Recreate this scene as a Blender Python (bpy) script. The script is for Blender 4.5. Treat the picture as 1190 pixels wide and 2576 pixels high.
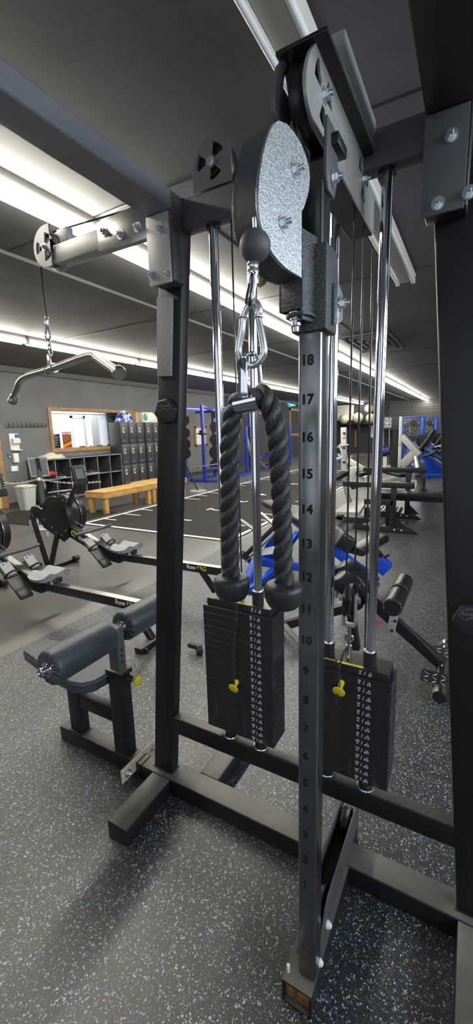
import bpy, bmesh, math, random
from mathutils import Vector, Matrix
random.seed(7)
for o in list(bpy.data.objects): bpy.data.objects.remove(o)
SC = bpy.context.scene
COL = SC.collection
V = Vector
PI = math.pi

# ---------------------------------------------------------------- camera, world, light, exposure
cam = bpy.data.cameras.new('camera'); cam_ob = bpy.data.objects.new('camera', cam); COL.objects.link(cam_ob)
yaw, pitch, roll = math.radians(29.79), math.radians(10.966), math.radians(-1.643)
fw = V((-math.sin(yaw)*math.cos(pitch), math.cos(yaw)*math.cos(pitch), -math.sin(pitch)))
rt = fw.cross(V((0, 0, 1))).normalized(); up = rt.cross(fw)
r2 = rt*math.cos(roll)+up*math.sin(roll); u2 = -rt*math.sin(roll)+up*math.cos(roll)
mm = Matrix((r2, u2, -fw)).transposed().to_4x4(); mm.translation = V((0, 0, 1.55))
cam_ob.matrix_world = mm
cam.sensor_fit = 'VERTICAL'; cam.sensor_height = 36; cam.lens = 1043.8/2576*36; cam.clip_start = 0.02
SC.camera = cam_ob
SC.view_settings.view_transform = 'Standard'; SC.view_settings.look = 'None'
SC.view_settings.gamma = 1; SC.view_settings.exposure = 0.80; SC.view_settings.use_curve_mapping = False
w = bpy.data.worlds.new('world'); SC.world = w; w.use_nodes = True
w.node_tree.nodes['Background'].inputs[0].default_value = (0.75, 0.86, 1.0, 1)
w.node_tree.nodes['Background'].inputs[1].default_value = 0.5

TUBE = 24.0          # strength of the lit strip tubes
def area(name, loc, rot, sx, sy, power, color):
    l = bpy.data.lights.new(name, 'AREA'); l.shape = 'RECTANGLE'; l.size = sx; l.size_y = sy; l.energy = power; l.color = color
    o = bpy.data.objects.new(name, l); o.location = loc; o.rotation_euler = rot; COL.objects.link(o); return o
# daylight entering through the windows of the right wall and the wall behind the camera
area('daylight_right_window', (3.48, 1.4, 2.4), (0, PI/2, 0), 0.9, 6.0, 120, (0.80, 0.90, 1.0))
area('daylight_rear_window', (-0.6, -3.08, 1.75), (PI/2, 0, 0), 5.0, 1.9, 6, (0.86, 0.93, 1.0))
area('office_ceiling_light', (-10.2, 8.3, 2.75), (0, 0, 0), 1.2, 3.0, 110, (1.0, 0.99, 0.97))

# ---------------------------------------------------------------- materials
def mat(name, col, rough=0.5, metal=0.0, bump=0.0, bscale=200, var=0.0, vscale=8, emit=None, estr=0, coat=0, spec=0.5, alpha=None, trans=0, aniso=0, rvar=0):
    m = bpy.data.materials.new(name); m.use_nodes = True
    nt = m.node_tree; b = nt.nodes['Principled BSDF']; N = nt.nodes; L = nt.links
    b.inputs['Base Color'].default_value = (*col, 1); b.inputs['Roughness'].default_value = rough
    b.inputs['Metallic'].default_value = metal; b.inputs['Specular IOR Level'].default_value = spec
    if coat: b.inputs['Coat Weight'].default_value = coat; b.inputs['Coat Roughness'].default_value = 0.15
    if trans: b.inputs['Transmission Weight'].default_value = trans
    if emit: b.inputs['Emission Color'].default_value = (*emit, 1); b.inputs['Emission Strength'].default_value = estr
    tc = None
    if bump or var or rvar:
        tc = N.new('ShaderNodeTexCoord')
    if bump:
        n = N.new('ShaderNodeTexNoise'); n.inputs['Scale'].default_value = bscale; n.inputs['Detail'].default_value = 3
        L.new(tc.outputs['Object'], n.inputs['Vector'])
        bp = N.new('ShaderNodeBump'); bp.inputs['Strength'].default_value = bump; bp.inputs['Distance'].default_value = 0.002
        L.new(n.outputs['Fac'], bp.inputs['Height']); L.new(bp.outputs['Normal'], b.inputs['Normal'])
    if var:
        n = N.new('ShaderNodeTexNoise'); n.inputs['Scale'].default_value = vscale; n.inputs['Detail'].default_value = 5
        L.new(tc.outputs['Object'], n.inputs['Vector'])
        r = N.new('ShaderNodeValToRGB'); r.color_ramp.elements[0].position = 0.3; r.color_ramp.elements[1].position = 0.7
        r.color_ramp.elements[0].color = (*[c*(1-var) for c in col], 1); r.color_ramp.elements[1].color = (*[min(1, c*(1+var)) for c in col], 1)
        L.new(n.outputs['Fac'], r.inputs['Fac']); L.new(r.outputs['Color'], b.inputs['Base Color'])
    if rvar:
        n = N.new('ShaderNodeTexNoise'); n.inputs['Scale'].default_value = 3; n.inputs['Detail'].default_value = 6
        L.new(tc.outputs['Object'], n.inputs['Vector'])
        mr = N.new('ShaderNodeMapRange'); mr.inputs['To Min'].default_value = max(0.03, rough-rvar); mr.inputs['To Max'].default_value = min(1, rough+rvar)
        L.new(n.outputs['Fac'], mr.inputs['Value']); L.new(mr.outputs['Result'], b.inputs['Roughness'])
    return m

M = {}
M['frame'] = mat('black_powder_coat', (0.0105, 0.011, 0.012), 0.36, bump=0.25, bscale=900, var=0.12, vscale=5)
M['frame_lit'] = mat('lit_black_powder_coat', (0.21, 0.218, 0.245), 0.34, bump=0.2, bscale=900, var=0.1, vscale=5)  # black coat made paler: light falling on the beam is in the colour
M['frame_satin'] = mat('black_satin_paint', (0.018, 0.018, 0.020), 0.33, bump=0.15, bscale=900)
M['grey_plate'] = mat('grey_steel_plate', (0.36, 0.36, 0.345), 0.42, 0.3, bump=0.25, bscale=500, var=0.1, vscale=20)
M['plate_lit'] = mat('lit_steel_plate', (0.50, 0.49, 0.46), 0.42, 0.2, bump=0.2, bscale=500, var=0.08, vscale=20)  # steel plate with warm tube light put into its colour
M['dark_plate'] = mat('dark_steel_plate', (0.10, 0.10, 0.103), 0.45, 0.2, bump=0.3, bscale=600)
M['chrome'] = mat('chrome', (0.78, 0.79, 0.82), 0.07, 1.0, rvar=0.03)
M['zinc'] = mat('zinc_bolt', (0.80, 0.83, 0.86), 0.27, 0.9)
M['steel'] = mat('brushed_steel', (0.50, 0.49, 0.46), 0.28, 1.0, bump=0.1, bscale=120, var=0.12, vscale=15)
M['post'] = mat('chromed_square_post', (0.27, 0.275, 0.28), 0.27, 1.0, bump=0.05, bscale=300, var=0.25, vscale=9)
M['white_metal'] = mat('white_painted_metal', (0.72, 0.72, 0.68), 0.4)
M['light_grey_metal'] = mat('light_grey_metal', (0.42, 0.42, 0.41), 0.4)
M['blue'] = mat('blue_painted_steel', (0.015, 0.085, 0.62), 0.35)
M['rack_blue'] = mat('rack_blue_paint', (0.022, 0.05, 0.40), 0.35)
M['blue_dark'] = mat('dark_blue_painted_steel', (0.03, 0.06, 0.33), 0.35)
M['vinyl'] = mat('dark_grey_vinyl', (0.055, 0.068, 0.085), 0.36, bump=0.25, bscale=700)
M['black_vinyl'] = mat('black_vinyl', (0.015, 0.015, 0.018), 0.32, bump=0.2, bscale=600)
M['rubber'] = mat('black_rubber', (0.022, 0.023, 0.026), 0.45, bump=0.2, bscale=300)
M['rubber_ball'] = mat('grey_rubber_ball', (0.075, 0.078, 0.082), 0.55, bump=0.15, bscale=900)
M['plastic'] = mat('black_plastic', (0.02, 0.02, 0.022), 0.4)
M['grey_plastic'] = mat('grey_plastic', (0.30, 0.31, 0.32), 0.5, bump=0.1, bscale=300)
M['yellow'] = mat('yellow_plastic', (0.85, 0.62, 0.02), 0.35)
M['brass'] = mat('yellow_bushing', (0.50, 0.40, 0.10), 0.45)
M['white_ink'] = mat('white_ink', (0.85, 0.85, 0.85), 0.6)
M['black_ink'] = mat('black_ink', (0.008, 0.008, 0.009), 0.6)
M['yellow_ink'] = mat('yellow_ink', (0.75, 0.72, 0.05), 0.6)
M['silver_ink'] = mat('grey_relief_ink', (0.28, 0.28, 0.29), 0.5)
M['cable'] = mat('black_coated_cable', (0.03, 0.03, 0.032), 0.25)
M['wood'] = mat('pine_wood', (0.62, 0.36, 0.11), 0.5, var=0.25, vscale=6)
M['trimwood'] = mat('stained_trim_wood', (0.36, 0.20, 0.085), 0.5, var=0.25, vscale=9)
M['doorwood'] = mat('pale_door_wood', (0.62, 0.42, 0.22), 0.5, var=0.12, vscale=4)
M['wall'] = mat('grey_painted_wall', (0.16, 0.16, 0.167), 0.8, bump=0.5, bscale=35, var=0.12, vscale=2)
M['navy'] = mat('dark_painted_wall', (0.035, 0.037, 0.048), 0.75, bump=0.3, bscale=35)
M['ceil'] = mat('dark_painted_ceiling', (0.105, 0.105, 0.112), 0.62, bump=0.5, bscale=28, var=0.22, vscale=1.6)
M['pale'] = mat('pale_office_wall', (0.80, 0.83, 0.86), 0.7)
M['locker'] = mat('charcoal_locker_paint', (0.045, 0.046, 0.052), 0.38)
M['shelf'] = mat('dark_grey_shelf', (0.055, 0.057, 0.065), 0.5)
M['shelf_edge'] = mat('grey_shelf_edge', (0.22, 0.23, 0.26), 0.5)
M['cream'] = mat('cream_towel', (0.66, 0.62, 0.48), 0.9, bump=0.6, bscale=60)
M['bin'] = mat('grey_bin_plastic', (0.50, 0.52, 0.52), 0.5)
M['white_plastic'] = mat('white_plastic', (0.80, 0.80, 0.78), 0.4)
M['red'] = mat('red_paint', (0.65, 0.03, 0.02), 0.35)
M['card'] = mat('cardboard', (0.55, 0.36, 0.19), 0.8)
M['green'] = mat('green_rubber_band', (0.20, 0.36, 0.08), 0.6)
M['beige'] = mat('beige_vinyl', (0.62, 0.58, 0.42), 0.5)
M['paper'] = mat('printed_paper', (0.78, 0.77, 0.72), 0.6)
M['bluebag'] = mat('blue_print_plastic', (0.03, 0.10, 0.50), 0.35)
M['teal'] = mat('teal_print', (0.05, 0.30, 0.32), 0.5)
M['screen'] = mat('grey_green_screen', (0.10, 0.15, 0.12), 0.2)
M['bluescreen'] = mat('lit_blue_screen', (0.1, 0.3, 0.9), 0.3, emit=(0.15, 0.40, 1.0), estr=1.5)
M['greenlamp'] = mat('green_indicator', (0.1, 0.9, 0.4), 0.3, emit=(0.2, 1.0, 0.5), estr=2)
M['tube'] = mat('lit_tube', (1, 1, 1), 0.4, emit=(1.0, 0.955, 0.82), estr=TUBE)
M['neon'] = mat('cyan_neon', (0.1, 0.9, 1), 0.4, emit=(0.05, 0.75, 1.0), estr=3)
M['uv'] = mat('violet_strip', (0.1, 0.1, 1), 0.4, emit=(0.12, 0.10, 1.0), estr=3)
M['unlit'] = mat('white_fixture_enamel', (0.62, 0.60, 0.53), 0.4, var=0.05)
M['fixture_shade'] = mat('shaded_fixture_housing', (0.16, 0.155, 0.14), 0.5)  # shade on the housing above the tubes is put into its colour
M['glassy_tube'] = mat('unlit_tube_glass', (0.80, 0.82, 0.80), 0.25)
M['rust'] = mat('rusted_steel', (0.36, 0.15, 0.04), 0.7, 0.2, bump=0.6, bscale=90, var=0.7, vscale=45)
M['amber'] = mat('varnished_plywood', (0.60, 0.52, 0.38), 0.5, var=0.3, vscale=60)

def dusty(m, col, amount):
    nt = m.node_tree; b = nt.nodes['Principled BSDF']; L = nt.links
    geo = nt.nodes.new('ShaderNodeNewGeometry'); sp = nt.nodes.new('ShaderNodeSeparateXYZ'); L.new(geo.outputs['Normal'], sp.inputs[0])
    mr = nt.nodes.new('ShaderNodeMapRange'); mr.inputs['From Min'].default_value = 0.75; mr.inputs['From Max'].default_value = 1.0; mr.inputs['To Max'].default_value = amount; L.new(sp.outputs[2], mr.inputs['Value'])
    tc = nt.nodes.new('ShaderNodeTexCoord'); n = nt.nodes.new('ShaderNodeTexNoise'); n.inputs['Scale'].default_value = 5; n.inputs['Detail'].default_value = 8; L.new(tc.outputs['Object'], n.inputs['Vector'])
    ml = nt.nodes.new('ShaderNodeMath'); ml.operation = 'MULTIPLY'; L.new(mr.outputs['Result'], ml.inputs[0]); L.new(n.outputs['Fac'], ml.inputs[1])
    mx = nt.nodes.new('ShaderNodeMixRGB'); src = b.inputs['Base Color'].links[0].from_socket; L.new(ml.outputs[0], mx.inputs[0]); L.new(src, mx.inputs[1]); mx.inputs[2].default_value = (*col, 1); L.new(mx.outputs[0], b.inputs['Base Color'])
dusty(M['frame'], (0.28, 0.26, 0.225), 0.8)
def glass():
    m = bpy.data.materials.new('window_glass'); m.use_nodes = True; nt = m.node_tree; nt.nodes.clear()
    o = nt.nodes.new('ShaderNodeOutputMaterial'); mx = nt.nodes.new('ShaderNodeMixShader'); t = nt.nodes.new('ShaderNodeBsdfTransparent')
    g = nt.nodes.new('ShaderNodeBsdfGlossy'); g.inputs['Roughness'].default_value = 0.03
    f = nt.nodes.new('ShaderNodeFresnel'); f.inputs['IOR'].default_value = 1.45
    t.inputs['Color'].default_value = (0.95, 0.97, 0.97, 1)
    nt.links.new(f.outputs[0], mx.inputs[0]); nt.links.new(t.outputs[0], mx.inputs[1]); nt.links.new(g.outputs[0], mx.inputs[2]); nt.links.new(mx.outputs[0], o.inputs[0])
    return m
M['glass'] = glass()

def hammer():
    m = bpy.data.materials.new('hammertone_silver'); m.use_nodes = True; nt = m.node_tree; b = nt.nodes['Principled BSDF']
    b.inputs['Metallic'].default_value = 0.75; b.inputs['Roughness'].default_value = 0.34
    tc = nt.nodes.new('ShaderNodeTexCoord'); v = nt.nodes.new('ShaderNodeTexNoise'); v.inputs['Scale'].default_value = 230; v.inputs['Detail'].default_value = 2; v.inputs['Distortion'].default_value = 1.5
    r = nt.nodes.new('ShaderNodeValToRGB'); r.color_ramp.elements[0].position = 0.36; r.color_ramp.elements[1].position = 0.60
    r.color_ramp.elements[0].color = (0.33, 0.355, 0.365, 1); r.color_ramp.elements[1].color = (0.56, 0.60, 0.615, 1)
    bp = nt.nodes.new('ShaderNodeBump'); bp.inputs['Strength'].default_value = 0.35; bp.inputs['Distance'].default_value = 0.002
    L = nt.links
    L.new(tc.outputs['Object'], v.inputs['Vector']); L.new(v.outputs['Fac'], r.inputs['Fac']); L.new(r.outputs['Color'], b.inputs['Base Color'])
    L.new(v.outputs['Fac'], bp.inputs['Height']); L.new(bp.outputs['Normal'], b.inputs['Normal'])
    return m
M['hammer'] = hammer()
def speck(name, base, spot, scale, thr, rough, bump):
    m = bpy.data.materials.new(name); m.use_nodes = True; nt = m.node_tree; b = nt.nodes['Principled BSDF']; L = nt.links
    tc = nt.nodes.new('ShaderNodeTexCoord'); v = nt.nodes.new('ShaderNodeTexNoise'); v.inputs['Scale'].default_value = scale; v.inputs['Detail'].default_value = 2
    r = nt.nodes.new('ShaderNodeValToRGB'); r.color_ramp.elements[0].position = thr-0.03; r.color_ramp.elements[1].position = thr+0.03
    r.color_ramp.elements[0].color = (*base, 1); r.color_ramp.elements[1].color = (*spot, 1)
    bp = nt.nodes.new('ShaderNodeBump'); bp.inputs['Strength'].default_value = bump; bp.inputs['Distance'].default_value = 0.002
    b.inputs['Roughness'].default_value = rough
    L.new(tc.outputs['Object'], v.inputs['Vector']); L.new(v.outputs['Fac'], r.inputs['Fac']); L.new(r.outputs['Color'], b.inputs['Base Color'])
    L.new(v.outputs['Fac'], bp.inputs['Height']); L.new(bp.outputs['Normal'], b.inputs['Normal'])
    return m
M['hammer_dark'] = speck('hammertone_dark_grey', (0.035, 0.037, 0.04), (0.11, 0.12, 0.125), 420, 0.53, 0.38, 0.8)
M['grit'] = speck('grit_tape', (0.28, 0.28, 0.275), (0.52, 0.52, 0.50), 450, 0.52, 0.8, 0.6)
M['turf'] = speck('black_turf', (0.010, 0.010, 0.010), (0.040, 0.038, 0.034), 160, 0.55, 0.9, 0.8)

def fibre():
    m = bpy.data.materials.new('black_nylon_rope'); m.use_nodes = True; nt = m.node_tree; b = nt.nodes['Principled BSDF']; L = nt.links
    tc = nt.nodes.new('ShaderNodeTexCoord'); mp = nt.nodes.new('ShaderNodeMapping'); mp.inputs['Scale'].default_value = (900, 900, 90); mp.inputs['Rotation'].default_value = (0, 0.55, 0)
    n = nt.nodes.new('ShaderNodeTexNoise'); n.inputs['Scale'].default_value = 1.0; n.inputs['Detail'].default_value = 3
    r = nt.nodes.new('ShaderNodeValToRGB'); r.color_ramp.elements[0].position = 0.35; r.color_ramp.elements[1].position = 0.72
    r.color_ramp.elements[0].color = (0.010, 0.010, 0.011, 1); r.color_ramp.elements[1].color = (0.065, 0.068, 0.073, 1)
    b.inputs['Roughness'].default_value = 0.34
    bp = nt.nodes.new('ShaderNodeBump'); bp.inputs['Strength'].default_value = 0.9; bp.inputs['Distance'].default_value = 0.002
    L.new(tc.outputs['Object'], mp.inputs['Vector']); L.new(mp.outputs[0], n.inputs['Vector']); L.new(n.outputs['Fac'], r.inputs['Fac']); L.new(r.outputs['Color'], b.inputs['Base Color'])
    L.new(n.outputs['Fac'], bp.inputs['Height']); L.new(bp.outputs['Normal'], b.inputs['Normal'])
    return m
def scratched():
    m = bpy.data.materials.new('scratched_black_weight'); m.use_nodes = True; nt = m.node_tree; b = nt.nodes['Principled BSDF']; L = nt.links
    tc = nt.nodes.new('ShaderNodeTexCoord'); mp = nt.nodes.new('ShaderNodeMapping'); mp.inputs['Scale'].default_value = (26, 3, 3.5); mp.inputs['Rotation'].default_value = (0, 0.12, 0)
    n = nt.nodes.new('ShaderNodeTexNoise'); n.inputs['Scale'].default_value = 2.2; n.inputs['Detail'].default_value = 9; n.inputs['Roughness'].default_value = 0.72
    r = nt.nodes.new('ShaderNodeValToRGB'); r.color_ramp.elements[0].position = 0.60; r.color_ramp.elements[1].position = 0.82
    r.color_ramp.elements[0].color = (0.026, 0.026, 0.028, 1); r.color_ramp.elements[1].color = (0.18, 0.175, 0.17, 1)
    b.inputs['Roughness'].default_value = 0.36
    L.new(tc.outputs['Object'], mp.inputs['Vector']); L.new(mp.outputs[0], n.inputs['Vector']); L.new(n.outputs['Fac'], r.inputs['Fac']); L.new(r.outputs['Color'], b.inputs['Base Color'])
    return m
M['weight'] = scratched()
M['ropemat'] = fibre()
M['bluebag'] = mat('blue_print_plastic', (0.03, 0.10, 0.50), 0.35)
M['printed_bag'] = speck('blue_white_printed_bag', (0.02, 0.07, 0.42), (0.75, 0.77, 0.8), 9, 0.53, 0.35, 0.3)

def floor_mat():
    m = bpy.data.materials.new('speckled_rubber_floor'); m.use_nodes = True; nt = m.node_tree; N = nt.nodes; L = nt.links; b = N['Principled BSDF']
    tc = N.new('ShaderNodeTexCoord'); sp = N.new('ShaderNodeSeparateXYZ'); L.new(tc.outputs['Object'], sp.inputs[0])
    def math_(op, a, b_=None, c=None):
        n = N.new('ShaderNodeMath'); n.operation = op
        for i, x in enumerate((a, b_, c)):
            if x is None: continue
            if isinstance(x, (int, float)): n.inputs[i].default_value = x
            else: L.new(x, n.inputs[i])
        return n.outputs[0]
    def fleck(scale, thr, keep, seed):
        mp = N.new('ShaderNodeMapping'); mp.inputs['Location'].default_value = (seed, seed*2, 0); L.new(tc.outputs['Object'], mp.inputs['Vector'])
        nz = N.new('ShaderNodeTexNoise'); nz.inputs['Scale'].default_value = scale*0.9; L.new(mp.outputs[0], nz.inputs['Vector'])
        ad = N.new('ShaderNodeMixRGB'); ad.blend_type = 'ADD'; ad.inputs[0].default_value = 0.012
        L.new(mp.outputs[0], ad.inputs[1]); L.new(nz.outputs['Color'], ad.inputs[2])
        v = N.new('ShaderNodeTexVoronoi'); v.inputs['Scale'].default_value = scale; L.new(ad.outputs[0], v.inputs['Vector'])
        s = N.new('ShaderNodeSeparateColor'); L.new(v.outputs['Color'], s.inputs[0])
        k = math_('GREATER_THAN', s.outputs[0], keep)
        sz = math_('MULTIPLY', s.outputs[1], thr)
        d = math_('LESS_THAN', v.outputs['Distance'], sz)
        return math_('MULTIPLY', k, d), s.outputs[2]
    f1, c1 = fleck(165, 0.55, 0.55, 0.0)
    f2, c2 = fleck(290, 0.52, 0.55, 3.7)
    fm = math_('MAXIMUM', f1, math_('MULTIPLY', f2, 0.55))
    zone = math_('GREATER_THAN', sp.outputs[0], -2.86)
    zz = N.new('ShaderNodeMapRange'); L.new(zone, zz.inputs['Value']); zz.inputs['To Min'].default_value = 0.12; zz.inputs['To Max'].default_value = 1.0
    fm = math_('MULTIPLY', fm, zz.outputs['Result'])
    nz = N.new('ShaderNodeTexNoise'); nz.inputs['Scale'].default_value = 1.7; nz.inputs['Detail'].default_value = 8; L.new(tc.outputs['Object'], nz.inputs['Vector'])
    br = N.new('ShaderNodeValToRGB'); br.color_ramp.elements[0].color = (0.015, 0.0155, 0.017, 1); br.color_ramp.elements[1].color = (0.033, 0.033, 0.034, 1)
    L.new(nz.outputs['Fac'], br.inputs['Fac'])
    fc = N.new('ShaderNodeMixRGB'); fc.inputs[1].default_value = (0.46, 0.48, 0.50, 1); fc.inputs[2].default_value = (0.25, 0.40, 0.60, 1)
    L.new(math_('GREATER_THAN', c1, 0.78), fc.inputs[0])
    dust_glare = N.new('ShaderNodeMixRGB'); L.new(zone, dust_glare.inputs[0]); L.new(br.outputs[0], dust_glare.inputs[2])
    bl = N.new('ShaderNodeValToRGB'); bl.color_ramp.elements[0].color = (0.075, 0.075, 0.076, 1); bl.color_ramp.elements[1].color = (0.150, 0.148, 0.145, 1); L.new(nz.outputs['Fac'], bl.inputs['Fac']); L.new(bl.outputs[0], dust_glare.inputs[1])  # left mats paler: dust, with lamp glare put into the base colour
    mx = N.new('ShaderNodeMixRGB'); L.new(fm, mx.inputs[0]); L.new(dust_glare.outputs[0], mx.inputs[1]); L.new(fc.outputs[0], mx.inputs[2])
    # seams between mats
    def seam(out, off, period, wd):
        q = math_('FRACT', math_('DIVIDE', math_('SUBTRACT', out, off), period))
        q = math_('ABSOLUTE', math_('SUBTRACT', q, 0.5))
        return math_('GREATER_THAN', q, 0.5-wd/period)
    sx = seam(sp.outputs[0], -2.86, 1.345, 0.0035)
    sy = math_('MULTIPLY', seam(sp.outputs[1], 1.83, 1.66, 0.0025), zone)
    sx2 = math_('MULTIPLY', sx, math_('LESS_THAN', sp.outputs[0], -2.0))
    sm = math_('MAXIMUM', sx2, sy)
    m2 = N.new('ShaderNodeMixRGB'); L.new(sm, m2.inputs[0]); L.new(mx.outputs[0], m2.inputs[1]); m2.inputs[2].default_value = (0.004, 0.004, 0.004, 1)
    L.new(m2.outputs[0], b.inputs['Base Color'])
    rr = N.new('ShaderNodeMapRange'); L.new(nz.outputs['Fac'], rr.inputs['Value']); rr.inputs['To Min'].default_value = 0.22; rr.inputs['To Max'].default_value = 0.38; b.inputs['Specular IOR Level'].default_value = 0.9
    rz = N.new('ShaderNodeMapRange'); L.new(zone, rz.inputs['Value']); rz.inputs['To Min'].default_value = 0.0; rz.inputs['To Max'].default_value = 0.12
    L.new(math_('ADD', rr.outputs['Result'], rz.outputs['Result']), b.inputs['Roughness'])
    n3 = N.new('ShaderNodeTexNoise'); n3.inputs['Scale'].default_value = 260; L.new(tc.outputs['Object'], n3.inputs['Vector'])
    bp = N.new('ShaderNodeBump'); bp.inputs['Strength'].default_value = 0.35; bp.inputs['Distance'].default_value = 0.002; L.new(n3.outputs['Fac'], bp.inputs['Height']); L.new(bp.outputs[0], b.inputs['Normal'])
    return m
M['floor'] = floor_mat()

def planks():
    m = bpy.data.materials.new('dark_plank_wall'); m.use_nodes = True; nt = m.node_tree; N = nt.nodes; L = nt.links; b = N['Principled BSDF']
    tc = N.new('ShaderNodeTexCoord'); mp = N.new('ShaderNodeMapping'); mp.inputs['Rotation'].default_value = (PI/2, 0, 0); L.new(tc.outputs['Object'], mp.inputs[0])
    br = N.new('ShaderNodeTexBrick'); br.inputs['Scale'].default_value = 1; br.inputs['Brick Width'].default_value = 2.2; br.inputs['Row Height'].default_value = 0.14
    br.inputs['Mortar Size'].default_value = 0.014; br.inputs['Color1'].default_value = (0.075, 0.075, 0.08, 1); br.inputs['Color2'].default_value = (0.10, 0.10, 0.105, 1); br.inputs['Mortar'].default_value = (0.012, 0.012, 0.014, 1)
    L.new(mp.outputs[0], br.inputs['Vector']); L.new(br.outputs['Color'], b.inputs['Base Color']); b.inputs['Roughness'].default_value = 0.6
    return m
M['planks'] = planks()

# ---------------------------------------------------------------- mesh helpers
ORI = {}
class G:
    def __init__(s): s.bm = bmesh.new()
    def _box(s, c, ax, ay, az):
        c = V(c); vs = [s.bm.verts.new(c+ax*i+ay*j+az*k) for i in (-1, 1) for j in (-1, 1) for k in (-1, 1)]
        for q in ((0, 1, 3, 2), (4, 6, 7, 5), (0, 4, 5, 1), (2, 3, 7, 6), (0, 2, 6, 4), (1, 5, 7, 3)):
            s.bm.faces.new([vs[i] for i in q])
        return s
    def bx(s, x0, x1, y0, y1, z0, z1):
        return s._box(((x0+x1)/2, (y0+y1)/2, (z0+z1)/2), V((abs(x1-x0)/2, 0, 0)), V((0, abs(y1-y0)/2, 0)), V((0, 0, abs(z1-z0)/2)))
    def obox(s, c, sx, sy, sz, rz=0, rx=0, ry=0):
        R = Matrix.Rotation(rz, 3, 'Z') @ Matrix.Rotation(ry, 3, 'Y') @ Matrix.Rotation(rx, 3, 'X')
        return s._box(c, R @ V((sx/2, 0, 0)), R @ V((0, sy/2, 0)), R @ V((0, 0, sz/2)))
    def beam(s, p0, p1, w, h, up=(0, 0, 1)):
        p0, p1 = V(p0), V(p1); d = p1-p0; u = V(up); a = d.cross(u)
        if a.length < 1e-6: a = V((1, 0, 0))
        a.normalize(); b = a.cross(d).normalized()
        return s._box((p0+p1)/2, a*w/2, d/2, b*h/2)
    def tube(s, pts, r, n=12, closed=False, cap=True):
        pts = [V(p) for p in pts]; m = len(pts); rings = []
        rad = r if isinstance(r, (list, tuple)) else [r]*m
        t0 = (pts[1]-pts[0]).normalized(); a = t0.orthogonal().normalized()
        for i in range(m):
            if closed: t = (pts[(i+1) % m]-pts[i-1]).normalized()
            else: t = (pts[min(i+1, m-1)]-pts[max(i-1, 0)]).normalized()
            a = (a-t*a.dot(t)).normalized(); b = t.cross(a)
            rings.append([s.bm.verts.new(pts[i]+(a*math.cos(2*PI*k/n)+b*math.sin(2*PI*k/n))*rad[i]) for k in range(n)])
        for i in range(m if closed else m-1):
            A, B = rings[i], rings[(i+1) % m]
            if closed and i == m-1:
                best = min(range(n), key=lambda o: (A[0].co-B[o].co).length)
                B = B[best:]+B[:best]
            for k in range(n):
                s.bm.faces.new((A[k], A[(k+1) % n], B[(k+1) % n], B[k]))
        if cap and not closed:
            s.bm.faces.new(rings[0][::-1]); s.bm.faces.new(rings[-1])
        return s
    def cyl(s, p0, p1, r, n=20, r1=None):
        return s.tube([p0, p1], [r, r if r1 is None else r1], n)
    def lathe(s, prof, o, axis=(0, 0, 1), n=24):
        o = V(o); t = V(axis).normalized(); a = t.orthogonal().normalized(); b = t.cross(a); rings = []
        for r, h in prof:
            rings.append([s.bm.verts.new(o+t*h+(a*math.cos(2*PI*k/n)+b*math.sin(2*PI*k/n))*max(r, 1e-5)) for k in range(n)])
        for A, B in zip(rings, rings[1:]):
            for k in range(n): s.bm.faces.new((A[k], A[(k+1) % n], B[(k+1) % n], B[k]))
        s.bm.faces.new(rings[0][::-1]); s.bm.faces.new(rings[-1]); return s
    def sphere(s, c, r, n=20, sc=(1, 1, 1)):
        prof = []; c = V(c); rings = []
        for i in range(n//2+1):
            th = PI*i/(n//2); rings.append([s.bm.verts.new(c+V((math.sin(th)*math.cos(2*PI*k/n)*r*sc[0], math.sin(th)*math.sin(2*PI*k/n)*r*sc[1], math.cos(th)*r*sc[2]))) for k in range(n)])
        for A, B in zip(rings, rings[1:]):
            for k in range(n): s.bm.faces.new((A[k], B[k], B[(k+1) % n], A[(k+1) % n]))
        bmesh.ops.remove_doubles(s.bm, verts=s.bm.verts, dist=1e-6); return s
    def torus(s, c, R, r, axis=(0, 0, 1), n=28, m=8, sc=1.0):
        c = V(c); t = V(axis).normalized(); a = t.orthogonal().normalized(); b = t.cross(a)
        return s.tube([c+a*math.cos(2*PI*k/n)*R+b*math.sin(2*PI*k/n)*R*sc for k in range(n)], r, m, closed=True)
    def prism(s, poly, o, u, v, th):
        o, u, v = V(o), V(u), V(v); w_ = u.cross(v).normalized()*th
        A = [s.bm.verts.new(o+u*x+v*y) for x, y in poly]; B = [s.bm.verts.new(p.co+w_) for p in A]; n = len(A)
        s.bm.faces.new(A[::-1]); s.bm.faces.new(B)
        for i in range(n): s.bm.faces.new((A[i], A[(i+1) % n], B[(i+1) % n], B[i]))
        return s
    def hexn(s, c, axis, r, h):
        return s.lathe([(r, 0), (r, h)], c, axis, 6)
    def build(s, name, m, parent=None, bev=0.0, seg=2, smooth=True, local=False, ang=35):
        bm = s.bm
        bmesh.ops.recalc_face_normals(bm, faces=bm.faces)
        if bev:
            ed = [e for e in bm.edges if len(e.link_faces) == 2 and e.calc_face_angle(0) > math.radians(30)]
            bmesh.ops.bevel(bm, geom=ed, offset=bev, segments=seg, profile=0.5, affect='EDGES', clamp_overlap=True)
        off = ORI.get(parent.name, V((0, 0, 0))) if (parent is not None and not local) else V((0, 0, 0))
        top_off = V((0, 0, 0))
        if parent is None and not local:
            top_off = V((0, 0, 0))
        if off.length: bmesh.ops.translate(bm, verts=bm.verts, vec=-off)
        if smooth:
            for f_ in bm.faces: f_.smooth = True
            for e in bm.edges:
                if len(e.link_faces) != 2 or e.calc_face_angle(0) > math.radians(ang): e.smooth = False
        me = bpy.data.meshes.new(name); bm.to_mesh(me); bm.free()
        if isinstance(m, str): m = M[m]
        me.materials.append(m)
        return link(name, me, parent)
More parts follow.
